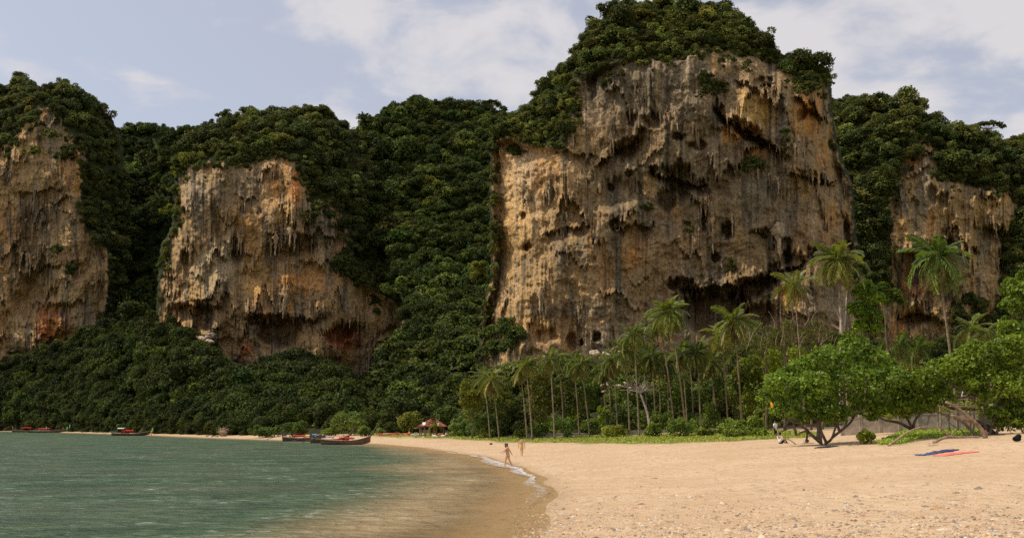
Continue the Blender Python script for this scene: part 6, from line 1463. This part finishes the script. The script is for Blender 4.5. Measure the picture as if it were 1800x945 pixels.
def shorts(J, mt, nm='shorts', k=.55): return (nm, mt, [('pelvis', (.16, .128)), ('waist', (.135, .105)), ('hir', (.108, .108)), (Vector(J['hir']).lerp(Vector(J['knr']), k), .098), ('hil', (.108, .108)), (Vector(J['hil']).lerp(Vector(J['knl']), k), .098)], SH_ED, 0)
def shirt(J, mt, nm='shirt', arm=.9, low='pelvis', rl=(.165, .13)): return (nm, mt, [('chest', (.185, .135)), ('waist', (.155, .12)), (low, rl), ('neck', (.075, .075)), ('shr', .075), (Vector(J['shr']).lerp(Vector(J['elr']), arm), .06), ('shl', .075), (Vector(J['shl']).lerp(Vector(J['ell']), arm), .06)], [(0, 1), (1, 2), (0, 3), (0, 4), (4, 5), (0, 6), (6, 7)], 0)
p_ = gp(917, 801.5); person('bare backed man in pale yellow shorts walking away along the sand', p_, 0.05, 1.0, man, skin_t, hair_k, 0, [shorts(man, yel)])
wo = dict(STAND); wo.update(female=True, fat=1.22, waist=(0, .03, 1.1), chest=(0, .04, 1.29), neck=(0, .07, 1.43), head=(0, .14, 1.53), face=(0, .85, -.5), shr=(.16, .05, 1.37), shl=(-.16, .05, 1.37), elr=(.24, -.1, 1.14), wrr=(.25, -.22, .93), ell=(-.2, .22, 1.16), wrl=(-.12, .44, 1.07),
          knl=(-.09, .16, .5), anl=(-.08, .22, .09), tol=(-.08, .36, .03), knr=(.09, -.06, .5), anr=(.09, -.3, .1), tor=(.09, -.18, .03))
bikini = lambda J: [('bikini_bottom', tanb, [('pelvis', (.196, .148)), (Vector(J['pelvis']) + Vector((0, 0, .06)), (.168, .134)), ('hir', (.118, .118)), ('hil', (.118, .118))], [(0, 1), (0, 2), (0, 3)], 0), ('bikini_top', tanb, [(Vector(J['chest']) + Vector((0, .012, -.05)), (.19, .152)), (Vector(J['chest']) + Vector((0, .012, .035)), (.188, .15))], [(0, 1)], 0)]
p_ = gp(893, 819.5); person('woman with long brown hair striding left through the shallow wash', p_, R_(80), 1.0, wo, skin_t, hair_b, .2, bikini(wo))
w2 = dict(wo); w2.update(elr=(.2, .2, 1.12), wrr=(.16, .38, .98), ell=(-.2, .1, 1.12), wrl=(-.18, .3, .95))
p_ = gp(892, 815.5); person('fair person mostly hidden behind the striding woman at the wash', p_, R_(70), .9, w2, skin_p, hair_b, .15, bikini(w2))
p_ = gp(1364, 769); person('person in a long white shirt standing on the grass left of the broad tree', p_, R_(30), 1.0, STAND, skin_d, hair_k, 0, [shirt(STAND, whs, 'shirt', .9, (0, 0, .72), (.18, .14)), shorts(STAND, drk, 'trousers', 1.6)])
sit = dict(pelvis=(0, 0, .12), waist=(0, -.03, .28), chest=(0, -.05, .48), neck=(0, -.03, .63), head=(0, .0, .76), shr=(.19, -.04, .56), shl=(-.19, -.04, .56), elr=(.28, .05, .33), ell=(-.28, .05, .33), wrr=(.2, .28, .3), wrl=(-.2, .28, .3), hir=(.1, .02, .12), hil=(-.1, .02, .12), knr=(.13, .4, .34), knl=(-.12, .44, .2), anr=(.12, .62, .08), anl=(-.12, .84, .08), tor=(.12, .74, .05), tol=(-.12, .92, .14))
p_ = gp(1372, 780); person('dark haired person in a white top sitting on the sand by the forked stick', p_, R_(-60), 1.15, sit, skin_d, hair_k, .05, [shirt(sit, whs), shorts(sit, drk, 'shorts', .7)])
p_ = gp(719, 765); person('person in an orange vest sitting beside the kayaks left of the hut', p_, R_(120), 1.2, sit, skin_t, hair_b, .05, [shirt(sit, orv, 'vest', .3), shorts(sit, drk, 'shorts', .9)])
p_ = Vector(at(22, 757, 404)); p_.z = .65; person('person in a yellow jacket standing on the stern of the leftmost boat', p_, R_(-70), 1.15, man, skin_t, hair_k, 0, [shirt(man, yj, 'jacket', 1.0), shorts(man, drk, 'trousers', 1.7)])
